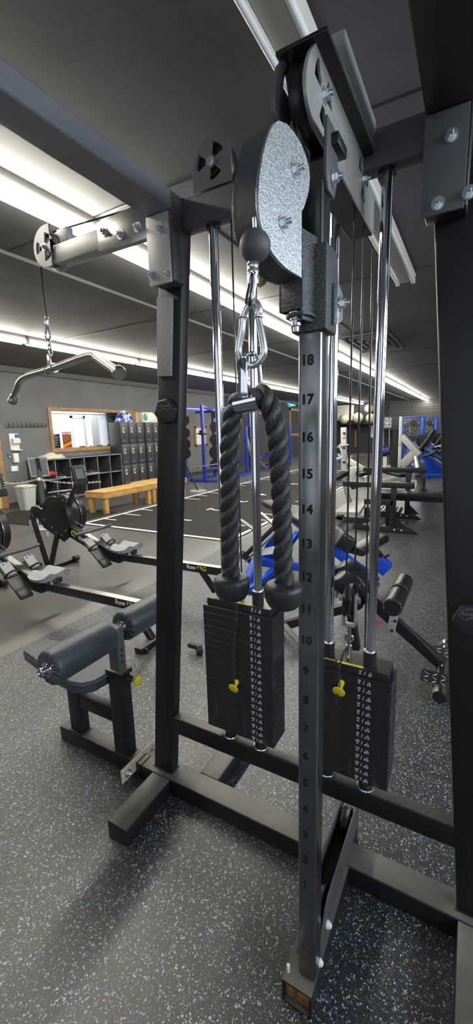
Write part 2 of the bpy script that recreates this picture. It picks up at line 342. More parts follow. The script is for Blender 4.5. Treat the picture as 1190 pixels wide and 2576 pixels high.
def link(name, me, parent=None):
    o = bpy.data.objects.new(name, me); COL.objects.link(o)
    if parent is not None:
        o.parent = parent; ORI[o.name] = ORI.get(parent.name, V((0, 0, 0)))
    return o
def tag(o, label=None, cat=None, group=None, kind=None):
    if label: o['label'] = label
    if cat: o['category'] = cat
    if group: o['group'] = group
    if kind: o['kind'] = kind
    return o
def thing(name, label, cat, loc=(0, 0, 0), group=None, rz=0, local=False):
    o = bpy.data.objects.new(name, None); COL.objects.link(o); o.location = loc; o.rotation_euler = (0, 0, rz); o.empty_display_size = 0.05
    ORI[o.name] = V((0, 0, 0)) if local else V(loc)
    return tag(o, label, cat, group)
def struct(o): o['kind'] = 'structure'; return o
def copy_tree(o, parent=None):
    c = o.copy(); COL.objects.link(c); c.parent = parent
    if o.name in ORI: ORI[c.name] = ORI[o.name]
    for ch in list(o.children):
        if ch.name in bpy.data.objects: copy_tree(ch, c)
    return c
def curve_mesh(cu):
    ob = bpy.data.objects.new('tmp', cu); COL.objects.link(ob)
    dg = bpy.context.evaluated_depsgraph_get(); dg.update()
    me = bpy.data.meshes.new_from_object(ob.evaluated_get(dg)); bpy.data.objects.remove(ob); return me
def text_mesh(items, ext=0.0004, bold=0.0):
    """items: (string, x, y, size)"""
    bm = bmesh.new()
    for s_, x, y, sz in items:
        cu = bpy.data.curves.new('t', 'FONT'); cu.body = s_; cu.size = sz; cu.align_x = 'CENTER'; cu.align_y = 'CENTER'; cu.extrude = ext; cu.offset = bold; cu.resolution_u = 3
        me = curve_mesh(cu); b2 = bmesh.new(); b2.from_mesh(me); bmesh.ops.translate(b2, verts=b2.verts, vec=(x, y, 0))
        b2.to_mesh(me); b2.free(); bm.from_mesh(me)
    return bm
def put_text(name, items, origin, xd, yd, m, parent, ext=0.0004, bold=0.0, local=False):
    bm = text_mesh(items, ext, bold); xd, yd = V(xd).normalized(), V(yd).normalized(); zd = xd.cross(yd)
    mt = Matrix((xd, yd, zd)).transposed().to_4x4(); mt.translation = V(origin)
    if parent is not None and not local: mt.translation -= ORI.get(parent.name, V((0, 0, 0)))
    bm.transform(mt); me = bpy.data.meshes.new(name); bm.to_mesh(me); bm.free(); me.materials.append(M[m])
    return link(name, me, parent)
def cut_plate(name, outer, holes, origin, xd, yd, th, m, parent, bev=0.0006):
    cu = bpy.data.curves.new('p', 'CURVE'); cu.dimensions = '2D'; cu.fill_mode = 'BOTH'; cu.extrude = th/2; cu.bevel_depth = bev; cu.bevel_resolution = 1
    for poly in [outer]+holes:
        sp = cu.splines.new('POLY'); sp.points.add(len(poly)-1); sp.use_cyclic_u = True
        for i, p in enumerate(poly): sp.points[i].co = (p[0], p[1], 0, 1)
    me = curve_mesh(cu); bm = bmesh.new(); bm.from_mesh(me)
    xd, yd = V(xd).normalized(), V(yd).normalized(); zd = xd.cross(yd)
    mt = Matrix((xd, yd, zd)).transposed().to_4x4(); mt.translation = V(origin)-ORI.get(parent.name, V((0, 0, 0)))
    bm.transform(mt); me2 = bpy.data.meshes.new(name); bm.to_mesh(me2); bm.free(); me2.materials.append(M[m])
    return link(name, me2, parent)
def fans(cx, cy, r0, r1, rot=0.0):
    out = []
    for k in range(3):
        a0 = rot+k*2*PI/3-PI/6.5; a1 = rot+k*2*PI/3+PI/6.5; pts = [(cx+r1*math.cos(a0+(a1-a0)*i/8), cy+r1*math.sin(a0+(a1-a0)*i/8)) for i in range(9)]
        pts += [(cx+r0*math.cos(a1-(a1-a0)*i/4), cy+r0*math.sin(a1-(a1-a0)*i/4)) for i in range(5)]
        out.append(pts)
    return out
def arc(cx, cy, r, a0, a1, n=12):
    return [(cx+r*math.cos(math.radians(a0+(a1-a0)*i/n)), cy+r*math.sin(math.radians(a0+(a1-a0)*i/n))) for i in range(n+1)]
def bolt(parent, p, axis, s=1.0, stud=True):
    g = G(); ax = V(axis).normalized(); p = V(p)
    g.lathe([(0.0, 0), (0.0145*s, 0), (0.0145*s, 0.0022*s), (0, 0.0022*s)], p, ax, 20)
    g.hexn(p+ax*0.0022*s, ax, 0.0095*s, 0.0085*s)
    if stud: g.lathe([(0.0048*s, 0), (0.0052*s, 0.007*s), (0.0042*s, 0.009*s)], p+ax*0.010*s, ax, 12)
    return g.build('bolt', 'zinc', parent)
def loop_pts(pts, n=6):
    """Catmull-Rom through pts"""
    P = [V(p) for p in pts]; out = []
    for i in range(len(P)-1):
        p0 = P[max(i-1, 0)]; p1 = P[i]; p2 = P[i+1]; p3 = P[min(i+2, len(P)-1)]
        for k in range(n):
            t = k/n; out.append(0.5*((2*p1)+(p2-p0)*t+(2*p0-5*p1+4*p2-p3)*t*t+(3*p1-p0-3*p2+p3)*t**3))
    out.append(P[-1]); return out
def loop_closed(pts, n=5):
    P = [V(p) for p in pts]; m = len(P); out = []
    for i in range(m):
        p0, p1, p2, p3 = P[i-1], P[i], P[(i+1) % m], P[(i+2) % m]
        for k in range(n):
            t = k/n; out.append(0.5*((2*p1)+(p2-p0)*t+(2*p0-5*p1+4*p2-p3)*t*t+(3*p1-p0-3*p2+p3)*t**3))
    return out
X_, Y_, Z_ = V((1, 0, 0)), V((0, 1, 0)), V((0, 0, 1))

# ================================================================ the room
XL, XR, YB, YF, ZC = -9.1, 3.4, -3.0, 27.0, 3.1
struct(G().bx(XL-0.1, XR+0.1, YB-0.1, YF+0.1, -0.1, 0).build('floor', 'floor', smooth=False))
struct(G().bx(XL-0.1, XR+0.1, YB-0.1, YF+0.1, ZC, ZC+0.1).build('ceiling', 'ceil', smooth=False))
# left wall with the office window opening (y 6.85..9.55, z 1.24..2.18)
WY0, WY1, WZ0, WZ1 = 6.86, 9.6, 1.24, 2.18
g = G()
g.bx(XL-0.12, XL, YB, WY0, 0, ZC); g.bx(XL-0.12, XL, WY1, 15.0, 0, ZC); g.bx(XL-0.12, XL, WY0, WY1, 0, WZ0); g.bx(XL-0.12, XL, WY0, WY1, WZ1, ZC)
struct(g.build('wall_left', 'wall', smooth=False))
struct(G().bx(XL-0.12, XL, 15.0, YF, 0, ZC).build('wall_left_rear', 'navy', smooth=False))
struct(G().bx(-4.6, XR, YF, YF+0.12, 0, ZC).build('wall_far', 'planks', smooth=False))
struct(G().bx(XL, -4.6, YF, YF+0.12, 0, ZC).build('wall_far_left', 'navy', smooth=False))
# right wall and rear wall, each with a daylight window
def wall_hole(name, axis, pos, th, a0, a1, h0, h1, z0, z1):
    g = G()
    def b(p, q, zz0, zz1):
        if axis == 'x': g.bx(pos, pos+th, p, q, zz0, zz1)
        else: g.bx(p, q, pos, pos+th, zz0, zz1)
    b(a0, h0, 0, ZC); b(h1, a1, 0, ZC); b(h0, h1, 0, z0); b(h0, h1, z1, ZC)
    return struct(g.build(name, 'wall', smooth=False))
wall_hole('wall_right', 'x', XR, 0.1, YB, YF, -1.8, 4.6, 1.9, 2.9)
wall_hole('wall_rear', 'y', YB-0.1, 0.1, XL, XR, -3.2, 2.0, 0.75, 2.75)
for nm, ax, pos, a0, a1 in (('window_3', 'x', XR, -1.8, 4.6), ('window_4', 'y', YB, -3.2, 2.0)):
    g = G(); gl = G()
    for k in range(5):
        a = a0+(a1-a0)*k/4
        if ax == 'x': g.bx(pos-0.01, pos+0.05, a-0.03, a+0.03, 1.9, 2.9)
        else: g.bx(a-0.03, a+0.03, pos-0.05, pos+0.01, 0.75, 2.75)
    for z in (0.75, 2.75):
        if ax == 'x': g.bx(pos-0.01, pos+0.05, a0, a1, 1.9+(z-0.75)/2-0.03, 1.9+(z-0.75)/2+0.03)
        else: g.bx(a0, a1, pos-0.05, pos+0.01, z-0.03, z+0.03)
    struct(g.build(nm, 'shelf_edge', smooth=False))

# office seen through the window
g = G(); g.bx(XL-2.3, XL-2.2, 5.8, 10.8, 0, ZC); g.bx(XL-2.3, XL-0.12, 5.7, 5.8, 0, ZC); g.bx(XL-2.3, XL-0.12, 10.8, 10.9, 0, ZC)
g.bx(XL-2.3, XL-0.12, 5.7, 10.9, -0.1, 0); g.bx(XL-2.3, XL-0.12, 5.7, 10.9, 2.85, 2.95)
struct(g.build('wall_office', 'pale', smooth=False))
struct(G().bx(-10.55, -10.35, 9.2, 9.5, 0, 2.85).build('trim_1', 'light_grey_metal', smooth=False))
struct(G().bx(-11.298, -11.27, 9.20, 9.28, 0, 2.2).bx(-11.298, -11.27, 9.70, 9.78, 0, 2.2).bx(-11.298, -11.27, 9.20, 9.78, 2.12, 2.2).build('trim_11', 'light_grey_metal', smooth=False))
# window_1: wooden frame, pane, blind valance
g = G(); t = 0.085
g.bx(XL-0.02, XL+0.03, WY0-t, WY1+t, WZ1, WZ1+t); g.bx(XL-0.02, XL+0.03, WY0-t, WY1+t, WZ0-t, WZ0); g.bx(XL-0.02, XL+0.03, WY0-t, WY0, WZ0, WZ1); g.bx(XL-0.02, XL+0.03, WY1, WY1+t, WZ0, WZ1)
g.bx(XL-0.13, XL-0.02, WY0, WY0+0.02, WZ0, WZ1); g.bx(XL-0.13, XL-0.02, WY0, WY1, WZ0, WZ0+0.02)
win = struct(g.build('window_1', 'trimwood', bev=0.004))
G().bx(XL-0.07, XL-0.06, WY0, WY1, WZ0, WZ1).build('pane', 'glass', win, smooth=False)
G().bx(XL-0.055, XL-0.035, WY0, WY1, WZ1-0.07, WZ1-0.055).build('blind_rail', 'plastic', win, smooth=False)
# office objects just behind the pane, standing on the sill
def poster(nm, y0, y1, z0, z1, base, label):
    th_ = thing(nm, label, 'magazine', (XL-0.09, (y0+y1)/2, z0))
    G().bx(XL-0.10, XL-0.085, y0, y1, z0, z1).build('cover', base, th_)
    return th_
p1 = poster('magazine', 6.90, 7.12, 1.262, 1.62, 'plastic', 'dark magazine leaning in the left corner of the office window')
for k in range(5): G().bx(XL-0.0848, XL-0.084, 6.92, 7.02+0.018*((k*3) % 4), 1.585-k*0.062, 1.60-k*0.062).build('headline', 'white_ink', p1, smooth=False)
p2 = poster('magazine', 7.20, 7.47, 1.262, 1.66, 'red', 'colourful magazine with a yellow corner band in the office window')
G().bx(XL-0.0848, XL-0.084, 7.21, 7.46, 1.60, 1.64).build('headline', 'paper', p2, smooth=False)
G().prism([(0, 0), (0.27, 0.10), (0.27, 0.17), (0, 0.07)], (XL-0.0845, 7.20, 1.265), Y_, Z_, 0.0008).build('corner_band', 'yellow', p2, smooth=False)
G().prism([(0.03, 0.14), (0.22, 0.2), (0.24, 0.33), (0.10, 0.36), (0.02, 0.26)], (XL-0.0845, 7.20, 1.262), Y_, Z_, 0.0006).build('cover_picture', 'trimwood', p2, smooth=False)
for k, (y, wd, mt) in enumerate(((7.72, 0.16, 'plastic'), (8.02, 0.10, 'white_plastic'), (8.3, 0.2, 'plastic'), (8.72, 0.26, 'shelf'))):
    tag(G().bx(XL-0.118, XL-0.075, y, y+wd, WZ0+0.021, WZ0+0.045+0.012*(k % 2)).build('sill_item', mt, bev=0.003), ['small black box lying on the office window sill, nearest the magazines', 'small white block on the office window sill between black boxes', 'narrow black box in the middle of the office window sill', 'long charcoal box at the right of the office window sill'][k], 'box')
# fire extinguisher behind the glass
fe = thing('fire_extinguisher', 'red fire extinguisher with black valve behind the office window by the lockers', 'fire extinguisher', (-9.45, 9.12, 1.1))
G().lathe([(0.065, 0), (0.07, 0.02), (0.07, 0.36), (0.045, 0.42), (0.02, 0.44), (0.02, 0.46)], (-9.45, 9.12, 1.14), Z_, 20).build('cylinder', 'red', fe)
G().lathe([(0.0705, 0), (0.0705, 0.12)], (-9.45, 9.12, 1.27), Z_, 20).build('instruction_label', 'paper', fe)
G().bx(-9.47, -9.43, 9.04, 9.2, 1.6, 1.625).cyl((-9.45, 9.12, 1.59), (-9.45, 9.12, 1.64), 0.02).tube([(-9.45, 9.1, 1.61), (-9.4, 9.05, 1.55), (-9.4, 9.04, 1.35)], 0.012, 8).build('valve', 'plastic', fe)
tag(G().bx(-9.55, -9.35, 8.8, 9.5, 0.001, 1.139).build('office_cabinet', 'shelf_edge', bev=0.005), 'grey office cabinet behind the window under the fire extinguisher', 'cabinet')

# door on the left wall
dj = struct(G().bx(XL-0.02, XL+0.035, 5.36, 5.50, 0, 2.16).bx(XL-0.02, XL+0.035, 4.30, 5.50, 2.16, 2.29).bx(XL-0.02, XL+0.035, 4.30, 4.40, 0, 2.16).build('trim_2', 'trimwood', bev=0.004))
dr = struct(G().bx(XL-0.02, XL+0.012, 4.40, 5.36, 0.01, 2.16).build('door_1', 'doorwood'))
G().bx(XL+0.012, XL+0.018, 4.9, 5.30, 1.02, 1.35).build('sign_panel', 'plastic', dr)
G().bx(XL+0.012, XL+0.02, 5.33, 5.355, 1.0, 1.1).build('latch_plate', 'zinc', dr)
G().sphere((XL+0.07, 5.24, 0.72), 0.035).cyl((XL+0.012, 5.24, 0.72), (XL+0.07, 5.24, 0.72), 0.015).build('handle', 'zinc', dr)
struct(G().bx(XL, XL+0.02, 5.5, 14.9, 0, 0.1).build('baseboard_left', 'navy'))
# ceiling details
struct(G().bx(-3.63, -3.55, YB, YF, ZC-0.03, ZC).build('trim_3', 'ceil'))
struct(G().bx(XL, XL+0.10, YB, YF, ZC-0.12, ZC).build('trim_4', 'wall'))
for i, y in enumerate((2.43, 4.85, 7.3, 9.7, 12.1)):
    struct(G().bx(XL+0.1, XR, y-0.008, y+0.008, ZC-0.004, ZC).build('trim_%d' % (5+i), 'plastic', smooth=False))
struct(G().bx(-1.90, -1.875, YB, 8, ZC-0.006, ZC).build('trim_10', 'ceil', smooth=False))
hv = thing('ceiling_diffuser', 'dark square louvred air diffuser set in the ceiling', 'air vent', (-1.75, 8.35, 3.1))
for k in range(4):
    a = 0.42-0.1*k; z = ZC-0.028+0.005*k
    g = G(); g.bx(-1.75-a, -1.75+a, 8.35-a*2.1, 8.35-a*2.1+0.05, z, z+0.02); g.bx(-1.75-a, -1.75+a, 8.35+a*2.1-0.05, 8.35+a*2.1, z, z+0.02)
    g.bx(-1.75-a, -1.75-a+0.04, 8.35-a*2.1, 8.35+a*2.1, z, z+0.02); g.bx(-1.75+a-0.04, -1.75+a, 8.35-a*2.1, 8.35+a*2.1, z, z+0.02)
    g.build('louvre', 'ceil', hv)

# ---- strip lights
def strip(x, y0, ln, lit, label, group):
    t = thing('strip_light', label, 'strip light', (x, y0+ln/2, ZC), group)
    if lit:
        G().bx(x-0.055, x+0.055, y0, y0+ln, ZC-0.075, ZC).build('housing', 'fixture_shade', t, bev=0.004)
        for s_ in (-1, 1): G().cyl((x+s_*0.050, y0+0.012, ZC-0.093), (x+s_*0.050, y0+ln-0.012, ZC-0.093), 0.032, 12).build('tube', 'tube', t)
        for yy in (y0, y0+ln-0.014): G().bx(x-0.05, x+0.05, yy, yy+0.014, ZC-0.115, ZC-0.07).build('end_cap', 'fixture_shade', t)
    else:
        G().prism([(-0.10, 0), (-0.05, -0.05), (0.05, -0.05), (0.10, 0)], (x, y0+ln, ZC-0.03), X_, Z_, ln).build('housing', 'unlit', t)
        for s_ in (-1, 1):
            G().cyl((x+s_*0.075, y0+0.02, ZC-0.085), (x+s_*0.075, y0+ln-0.02, ZC-0.085), 0.016, 12).build('tube', 'glassy_tube', t)
            for yy in (y0, y0+ln-0.03): G().bx(x+s_*0.075-0.018, x+s_*0.075+0.018, yy, yy+0.03, ZC-0.105, ZC-0.05).build('lamp_holder', 'unlit', t)
    return t
r1 = None
for k in range(11):
    y0 = 0.05+k*2.45
    if r1 is None: r1 = strip(-2.56, y0, 2.42, True, 'lit white strip light in the long ceiling row nearer the cable tower', 'lit strip lights of the near row')
    else: c = copy_tree(r1); c.location.y = y0+1.21
r2_ = None
for k in range(12):
    y0 = -0.60+k*2.5
    if y0+2.46 > YF: break
    if r2_ is None: r2_ = strip(-6.2, y0, 2.44, True, 'lit white strip light in the ceiling row above the turf and lockers', 'lit strip lights of the far row')
    else: c = copy_tree(r2_); c.location.y = y0+1.22
strip(-0.74, 2.55, 2.42, False, 'unlit strip light with bare tubes whose end shows right of the chrome rods', None)
strip(-0.74, 0.1, 2.42, False, 'unlit strip light with bare tubes above the top of the cable tower', None)
# thin violet glow strips and cyan neon on the dark wall
tag(G().bx(XL+0.01, XL+0.03, 12.2, 15.4, 2.40, 2.43).build('light_strip', 'uv'), 'thin violet light strip high on the grey wall behind the blue rack', 'light strip')
tag(G().tube([(XL+0.05, 21.8, 2.98), (XL+0.05, 22.9, 2.92), (XL+0.05, 22.0, 2.86)], 0.02, 8).build('neon_sign', 'neon'), 'small cyan neon arrow high on the dark wall', 'neon sign')

# ---- turf lane
tf = thing('turf_lane', 'black turf lane with white yard lines and numbers', 'turf', (-4.5, 13, 0))
G().bx(-6.02, -2.96, 4.93, 24.0, 0.0, 0.012).build('turf_mat', 'turf', tf, smooth=False)
g = G(); zt0, zt1 = 0.012, 0.0145
g.bx(-6.02, -5.95, 4.93, 24, zt0, zt1); g.bx(-3.03, -2.96, 4.93, 24, zt0, zt1); g.bx(-6.02, -2.96, 4.93, 5.0, zt0, zt1); g.bx(-6.02, -2.96, 15.3, 15.38, zt0, zt1)
g.build('border_line', 'white_ink', tf, smooth=False)
for k in range(36):
    y = 5.40+k*0.505; ln = 0.42 if k % 2 else 0.3
    G().bx(-5.95, -5.95+ln, y-0.02, y+0.02, zt0, zt1).build('yard_tick', 'white_ink', tf, smooth=False)
    G().bx(-3.03-ln, -3.03, y-0.02, y+0.02, zt0, zt1).build('yard_tick', 'white_ink', tf, smooth=False)
for k in range(8):
    put_text('yard_number', [(str(k+1), 0, 0, 0.46)], (-4.5, 5.9+1.06*k, zt0+0.001), (0, -1, 0), (1, 0, 0), 'white_ink', tf, ext=0.001, bold=0.006)
G().prism([(-0.5, -0.12), (0.1, -0.12), (0.1, -0.3), (0.5, 0), (0.1, 0.3), (0.1, 0.12), (-0.5, 0.12)], (-4.8, 14.1, zt0), (0.8, 0.6, 0), (-0.6, 0.8, 0), 0.003).build('blue_arrow', 'bluescreen' if False else 'bluebag', tf, smooth=False)
# black mats by the door
tag(G().obox((-7.3, 5.2, 0.006), 2.2, 1.5, 0.012, rz=0.05).build('floor_mat', 'turf', smooth=False), 'flat black ribbed floor mat in front of the door and bin', 'mat')

# ================================================================ cable tower (near)
tw = thing('cable_tower', 'black steel cable tower frame with crossover beams, chrome guide rods and base rails', 'gym machine', (-0.55, 1.23, 0))
def box_tube(name, x0, x1, y0, y1, z0, z1, m='frame', bev=0.006, p=tw): return G().bx(x0, x1, y0, y1, z0, z1).build(name, m, p, bev=bev, seg=3)
box_tube('base_beam', -1.215, 0.75, 1.183, 1.280, 0.0, 0.076)
box_tube('stack_beam', -1.06, 0.08, 1.213, 1.259, 0.290, 0.366)
box_tube('top_beam', -0.87, -0.13, 1.212, 1.262, 2.188, 2.276, 'dark_plate')
box_tube('foot', -1.147, -1.047, 0.915, 1.185, 0.0, 0.0755)
box_tube('foot', 0.055, 0.155, 0.915, 1.185, 0.0, 0.0755)
box_tube('rear_foot', -0.955, -0.862, 1.278, 1.75, 0.0, 0.0755)
for sx, xb, xt in ((1, -1.161, -0.955), (1, 0.051, -0.145)):
    G().prism([(xb, 0.077), (xb+0.1, 0.077), (xt+0.1, 2.283), (xt, 2.283)], (0, 1.262, 0), X_, Z_, 0.05).build('upright', 'frame', tw, bev=0.007, seg=3)
    G().bx(xb-0.004, xb+0.104, 1.208, 1.266, 0.074, 0.080).build('weld', 'frame_satin', tw, bev=0.002)
MP = {}
for x0, y_end in ((-0.955, 1.15), (-0.145, 1.15)):  # left beam, box and plate carry light in paler colours; right ones stay dark
    box_tube('crossover_beam', x0, x0+0.1, -2.6, y_end, 2.222, 2.281, 'frame_lit' if x0 < -0.5 else 'frame', bev=0.008)
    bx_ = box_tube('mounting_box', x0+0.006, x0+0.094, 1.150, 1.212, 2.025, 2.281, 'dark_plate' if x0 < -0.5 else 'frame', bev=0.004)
    MP[x0] = G().bx(x0, x0+0.088, 1.1425, 1.150, 2.020, 2.221).build('mounting_plate', 'plate_lit' if x0 < -0.5 else 'dark_plate', tw, bev=0.001)
for p in [(-0.900,1.142,2.177),(-0.880,1.142,2.045),(-0.943,1.142,2.053),(-0.089,1.142,2.167),(-0.109,1.142,2.040),(-0.048,1.142,2.046)]: bolt(MP[-0.955 if p[0] < -0.5 else -0.145], p, (0, -1, 0), 1.0)
# guide rods
for x in (-0.762, -0.629, -0.372, -0.239):
    G().cyl((x, 1.236, 0.366), (x, 1.236, 2.189), 0.0145, 28).build('guide_rod', 'chrome', tw)
    G().lathe([(0.022, -0.012), (0.022, 0)], (x, 1.236, 2.188), Z_, 24).build('rod_collar', 'frame', tw)
    gs = G(); gs.tube([(x+0.0205*math.cos(a*0.6), 1.236+0.0205*math.sin(a*0.6), 0.368+a*0.00115) for a in range(45)], 0.003, 6); gs.build('spring', 'frame_satin', tw)
    G().torus((x, 1.236, 0.371), 0.0255, 0.0035, Z_, 28, 8).build('spring_seat', 'zinc', tw)
# lower pulley channel in front of the tower with the open tube foot
g = G(); x0, x1, y0, y1 = -0.357, -0.273, 0.80, 1.183
g.bx(x0, x1, y0, y1, 0, 0.006).bx(x0, x1, y0, y1, 0.070, 0.076).bx(x0, x0+0.006, y0, y1, 0.006, 0.070).bx(x1-0.006, x1, y0, y1, 0.006, 0.070)
g.build('centre_foot', 'frame', tw)
G().prism([(x0+0.004, 0.006), (x1-0.008, 0.006), (x1-0.008, 0.055), (x0+0.03, 0.062), (x0+0.004, 0.07)], (0, 0.822, 0), X_, Z_, 0.008).build('rusted_end', 'rust', tw, bev=0.002)
prof = [(0.872, 0.077), (1.36, 0.077), (1.36, 0.183), (0.985, 0.183), (0.955, 0.168), (0.93, 0.13), (0.905, 0.10)]
for xx in (-0.346, -0.289):
    G().prism(prof, (xx, 0, 0), Y_, Z_, 0.005).build('channel_plate', 'dark_plate', tw, bev=0.001)
G().bx(-0.342, -0.286, 1.28, 1.36, 0.0, 0.08).build('channel_end', 'frame', tw)
def wheel(parent, c, axis, r, wd, m='plastic', name='pulley_wheel'):
    a = V(axis).normalized(); h = wd/2
    return G().lathe([(0.008, -h), (r*0.45, -h), (r*0.5, -h*0.5), (r*0.85, -h*0.5), (r*0.88, -h), (r, -h), (r*0.9, -h*0.3), (r*0.9, h*0.3), (r, h), (r*0.88, h), (r*0.85, h*0.5), (r*0.5, h*0.5), (r*0.45, h), (0.008, h)], c, a, 40).build(name, m, parent)
wheel(tw, (-0.315, 0.99, 0.125), X_, 0.056, 0.026)
wheel(tw, (-0.315, 1.30, 0.125), X_, 0.050, 0.026)
for y, z in ((0.955, 0.118), (0.875, 0.09)):
    G().lathe([(0.011, 0), (0.012, 0.004), (0.008, 0.014), (0.004, 0.018)], (-0.283, y, z), X_, 14).build('bolt_cap', 'white_plastic', tw)
G().lathe([(0.004, 0), (0.0045, 0.022)], (-0.338, 0.80, 0.118), Z_, 10).build('bolt_cap', 'white_plastic', tw)
G().tube([(-0.340, 0.955, 0.13), (-0.315, 0.935, 0.15), (-0.300, 0.955, 0.13)], 0.006, 8).cyl((-0.33, 0.93, 0.14), (-0.318, 0.90, 0.03), 0.0035, 8).build('cable_end', 'steel', tw)

# adjustment post with numbers
ps = G().bx(-0.3235, -0.2745, 0.833, 0.883, 0.076, 2.005).build('adjustment_post', 'post', tw, bev=0.006, seg=4)
for n in range(1, 19):
    put_text('number', [(str(n), 0, 0, 0.0275)], (-0.3035, 0.8326, 0.392+0.0761*(n-1)), X_, Z_, 'black_ink', ps, ext=0.0003, bold=0.0011)
    G().lathe([(0.006, 0), (0.006, 0.0006)], (-0.299, 0.8833, 0.392+0.0761*(n-1)), Y_, 14).build('pin_hole', 'black_ink', ps) if n % 6 == 0 else None
# bracket that holds the post top
G().prism([(0.835, 2.10), (0.900, 2.10), (0.905, 2.03), (0.885, 1.985), (0.845, 1.985), (0.832, 2.01)], (-0.2742, 0, 0), Y_, Z_, 0.006).build('post_bracket', 'dark_plate', tw, bev=0.001)
G().prism([(0.835, 2.10), (0.900, 2.10), (0.905, 2.03), (0.885, 1.985), (0.845, 1.985), (0.832, 2.01)], (-0.3298, 0, 0), Y_, Z_, 0.006).build('post_bracket', 'dark_plate', tw, bev=0.001)
G().bx(-0.285, -0.255, 0.86, 0.92, 2.065, 2.085).build('bracket_tab', 'frame', tw, bev=0.003)
bolt(tw, (-0.268, 0.872, 2.015), X_, 1.0)

# top pulley channel
cp = [(p[1], p[2]) for p in [(-0.295,0.842,2.220),(-0.295,0.817,2.193),(-0.295,0.804,2.172),(-0.295,0.794,2.148),(-0.295,0.793,2.133),(-0.295,0.797,2.118),(-0.295,0.805,2.107),(-0.295,0.819,2.099),(-0.295,0.838,2.095),(-0.295,0.863,2.091),(-0.295,0.886,2.091),(-0.295,0.911,2.092)]]
cp += [(1.34, cp[-1][1]), (1.34, 2.186), (1.262, 2.186), (1.212, 2.186), (1.205, 2.218)]
c1 = (-0.295,0.888,2.166); c2 = (-0.295,1.210,2.170)
holes = fans(c1[1], c1[2], 0.018, 0.052, 0.5)+fans(c2[1], c2[2], 0.018, 0.050, 0.5)
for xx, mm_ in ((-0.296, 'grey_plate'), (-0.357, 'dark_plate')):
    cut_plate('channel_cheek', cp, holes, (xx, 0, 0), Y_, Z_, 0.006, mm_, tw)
G().bx(-0.357, -0.296, 0.93, 1.34, cp[11][1]-0.004, cp[11][1]+0.002).build('channel_floor', 'frame', tw)
G().bx(-0.364, -0.268, 0.826, 1.205, 2.218, 2.225).build('channel_cap', 'frame_satin', tw, bev=0.001)
G().bx(-0.350, -0.266, 0.93, 1.212, 2.225, 2.292).build('channel_tube', 'grey_plate', tw, bev=0.004)
for c in (c1, c2):
    wheel(tw, (-0.3265, c[1], c[2]), X_, 0.062, 0.028)
    bolt(tw, (-0.293, c[1], c[2]), X_, 1.0)
    wheel(tw, (-0.3265, c[1]+0.13, c[2]-0.002), X_, 0.05, 0.022) if c is c1 else None

# single pulley on top of the beam over the left stack
pc = (-0.748, 2.347)
outl = [(-0.814, 2.278), (-0.677, 2.278)]+[(-0.745+0.0685*math.cos(math.radians(a)), 2.342+0.0685*math.sin(math.radians(a))) for a in range(0, 181, 12)]
for yy in (1.212, 1.258):
    cut_plate('pulley_cheek', outl, fans(pc[0], pc[1], 0.017, 0.050, 0.9), (0, yy, 0), X_, Z_, 0.005, 'dark_plate', tw)
wheel(tw, (pc[0], 1.236, pc[1]-0.004), Y_, 0.060, 0.028)
bolt(tw, (pc[0], 1.209, pc[1]), (0, -1, 0), 0.95, stud=False)

# lat pulldown arm
la = G().bx(-1.415, -0.955, 1.152, 1.205, 2.183, 2.248).build('lat_arm', 'grey_plate', tw, bev=0.006)
G().prism([(-1.172, 2.172), (-0.950, 2.165), (-0.950, 2.270), (-1.172, 2.262)], (0, 1.151, 0), X_, Z_, 0.006).build('bracket_plate', 'steel', la, bev=0.001)
for p in [(-1.139,1.144,2.225),(-1.065,1.144,2.199),(-0.990,1.144,2.203)]: bolt(la, p, (0, -1, 0), 1.05)
lc = (-1.468, 2.246)
o2 = [(-1.415, 2.178), (-1.415, 2.318)]+arc(-1.440, 2.248, 0.0700, 88, 272, 16)
for yy in (1.147, 1.206):
    cut_plate('pulley_cheek', o2, fans(lc[0]+0.02, lc[1], 0.015, 0.048, 0.95), (0, yy, 0), X_, Z_, 0.005, 'grey_plate', la)
wheel(la, (lc[0]+0.02, 1.176, lc[1]), Y_, 0.058, 0.028)
bolt(la, (lc[0]+0.02, 1.144, lc[1]), (0, -1, 0), 0.85)
G().bx(-1.40, -1.34, 1.165, 1.190, 2.248, 2.30).build('cable_guide', 'grey_plate', la, bev=0.002)

# upper cable run of the arm, hanging cable and lat bar
lb = thing('hanging_cable', 'thin cable with crimped eye and chain links hanging from the lat arm pulley', 'cable', (-1.48, 1.176, 1.85))
q = [(-1.521,1.176,2.202),(-1.524,1.176,2.133),(-1.522,1.176,2.060),(-1.521,1.176,2.013),(-1.524,1.176,1.984),(-1.524,1.176,1.942),(-1.527,1.176,1.896),(-1.521,1.176,1.873)]
G().tube(q[:4], 0.0032, 8).tube([(-1.45, 1.176, 2.306), (-0.96, 1.2, 2.29)], 0.003, 6).build('cable_strand', 'cable', lb)
G().lathe([(0.007, 0), (0.009, 0.004), (0.007, 0.012), (0.009, 0.018), (0.007, 0.026), (0.009, 0.031), (0.0065, 0.038)], q[4], V(q[3])-V(q[4]), 14).build('crimp_sleeve', 'zinc', lb)
e = V(q[4]); G().tube(loop_closed([e+V((0, 0, 0)), e+V((-0.009, 0, -0.015)), e+V((-0.015, 0, -0.036)), e+V((0.0, 0, -0.052)), e+V((0.015, 0, -0.036)), e+V((0.009, 0, -0.015))]), 0.0035, 8, closed=True).build('eye_loop', 'zinc', lb)
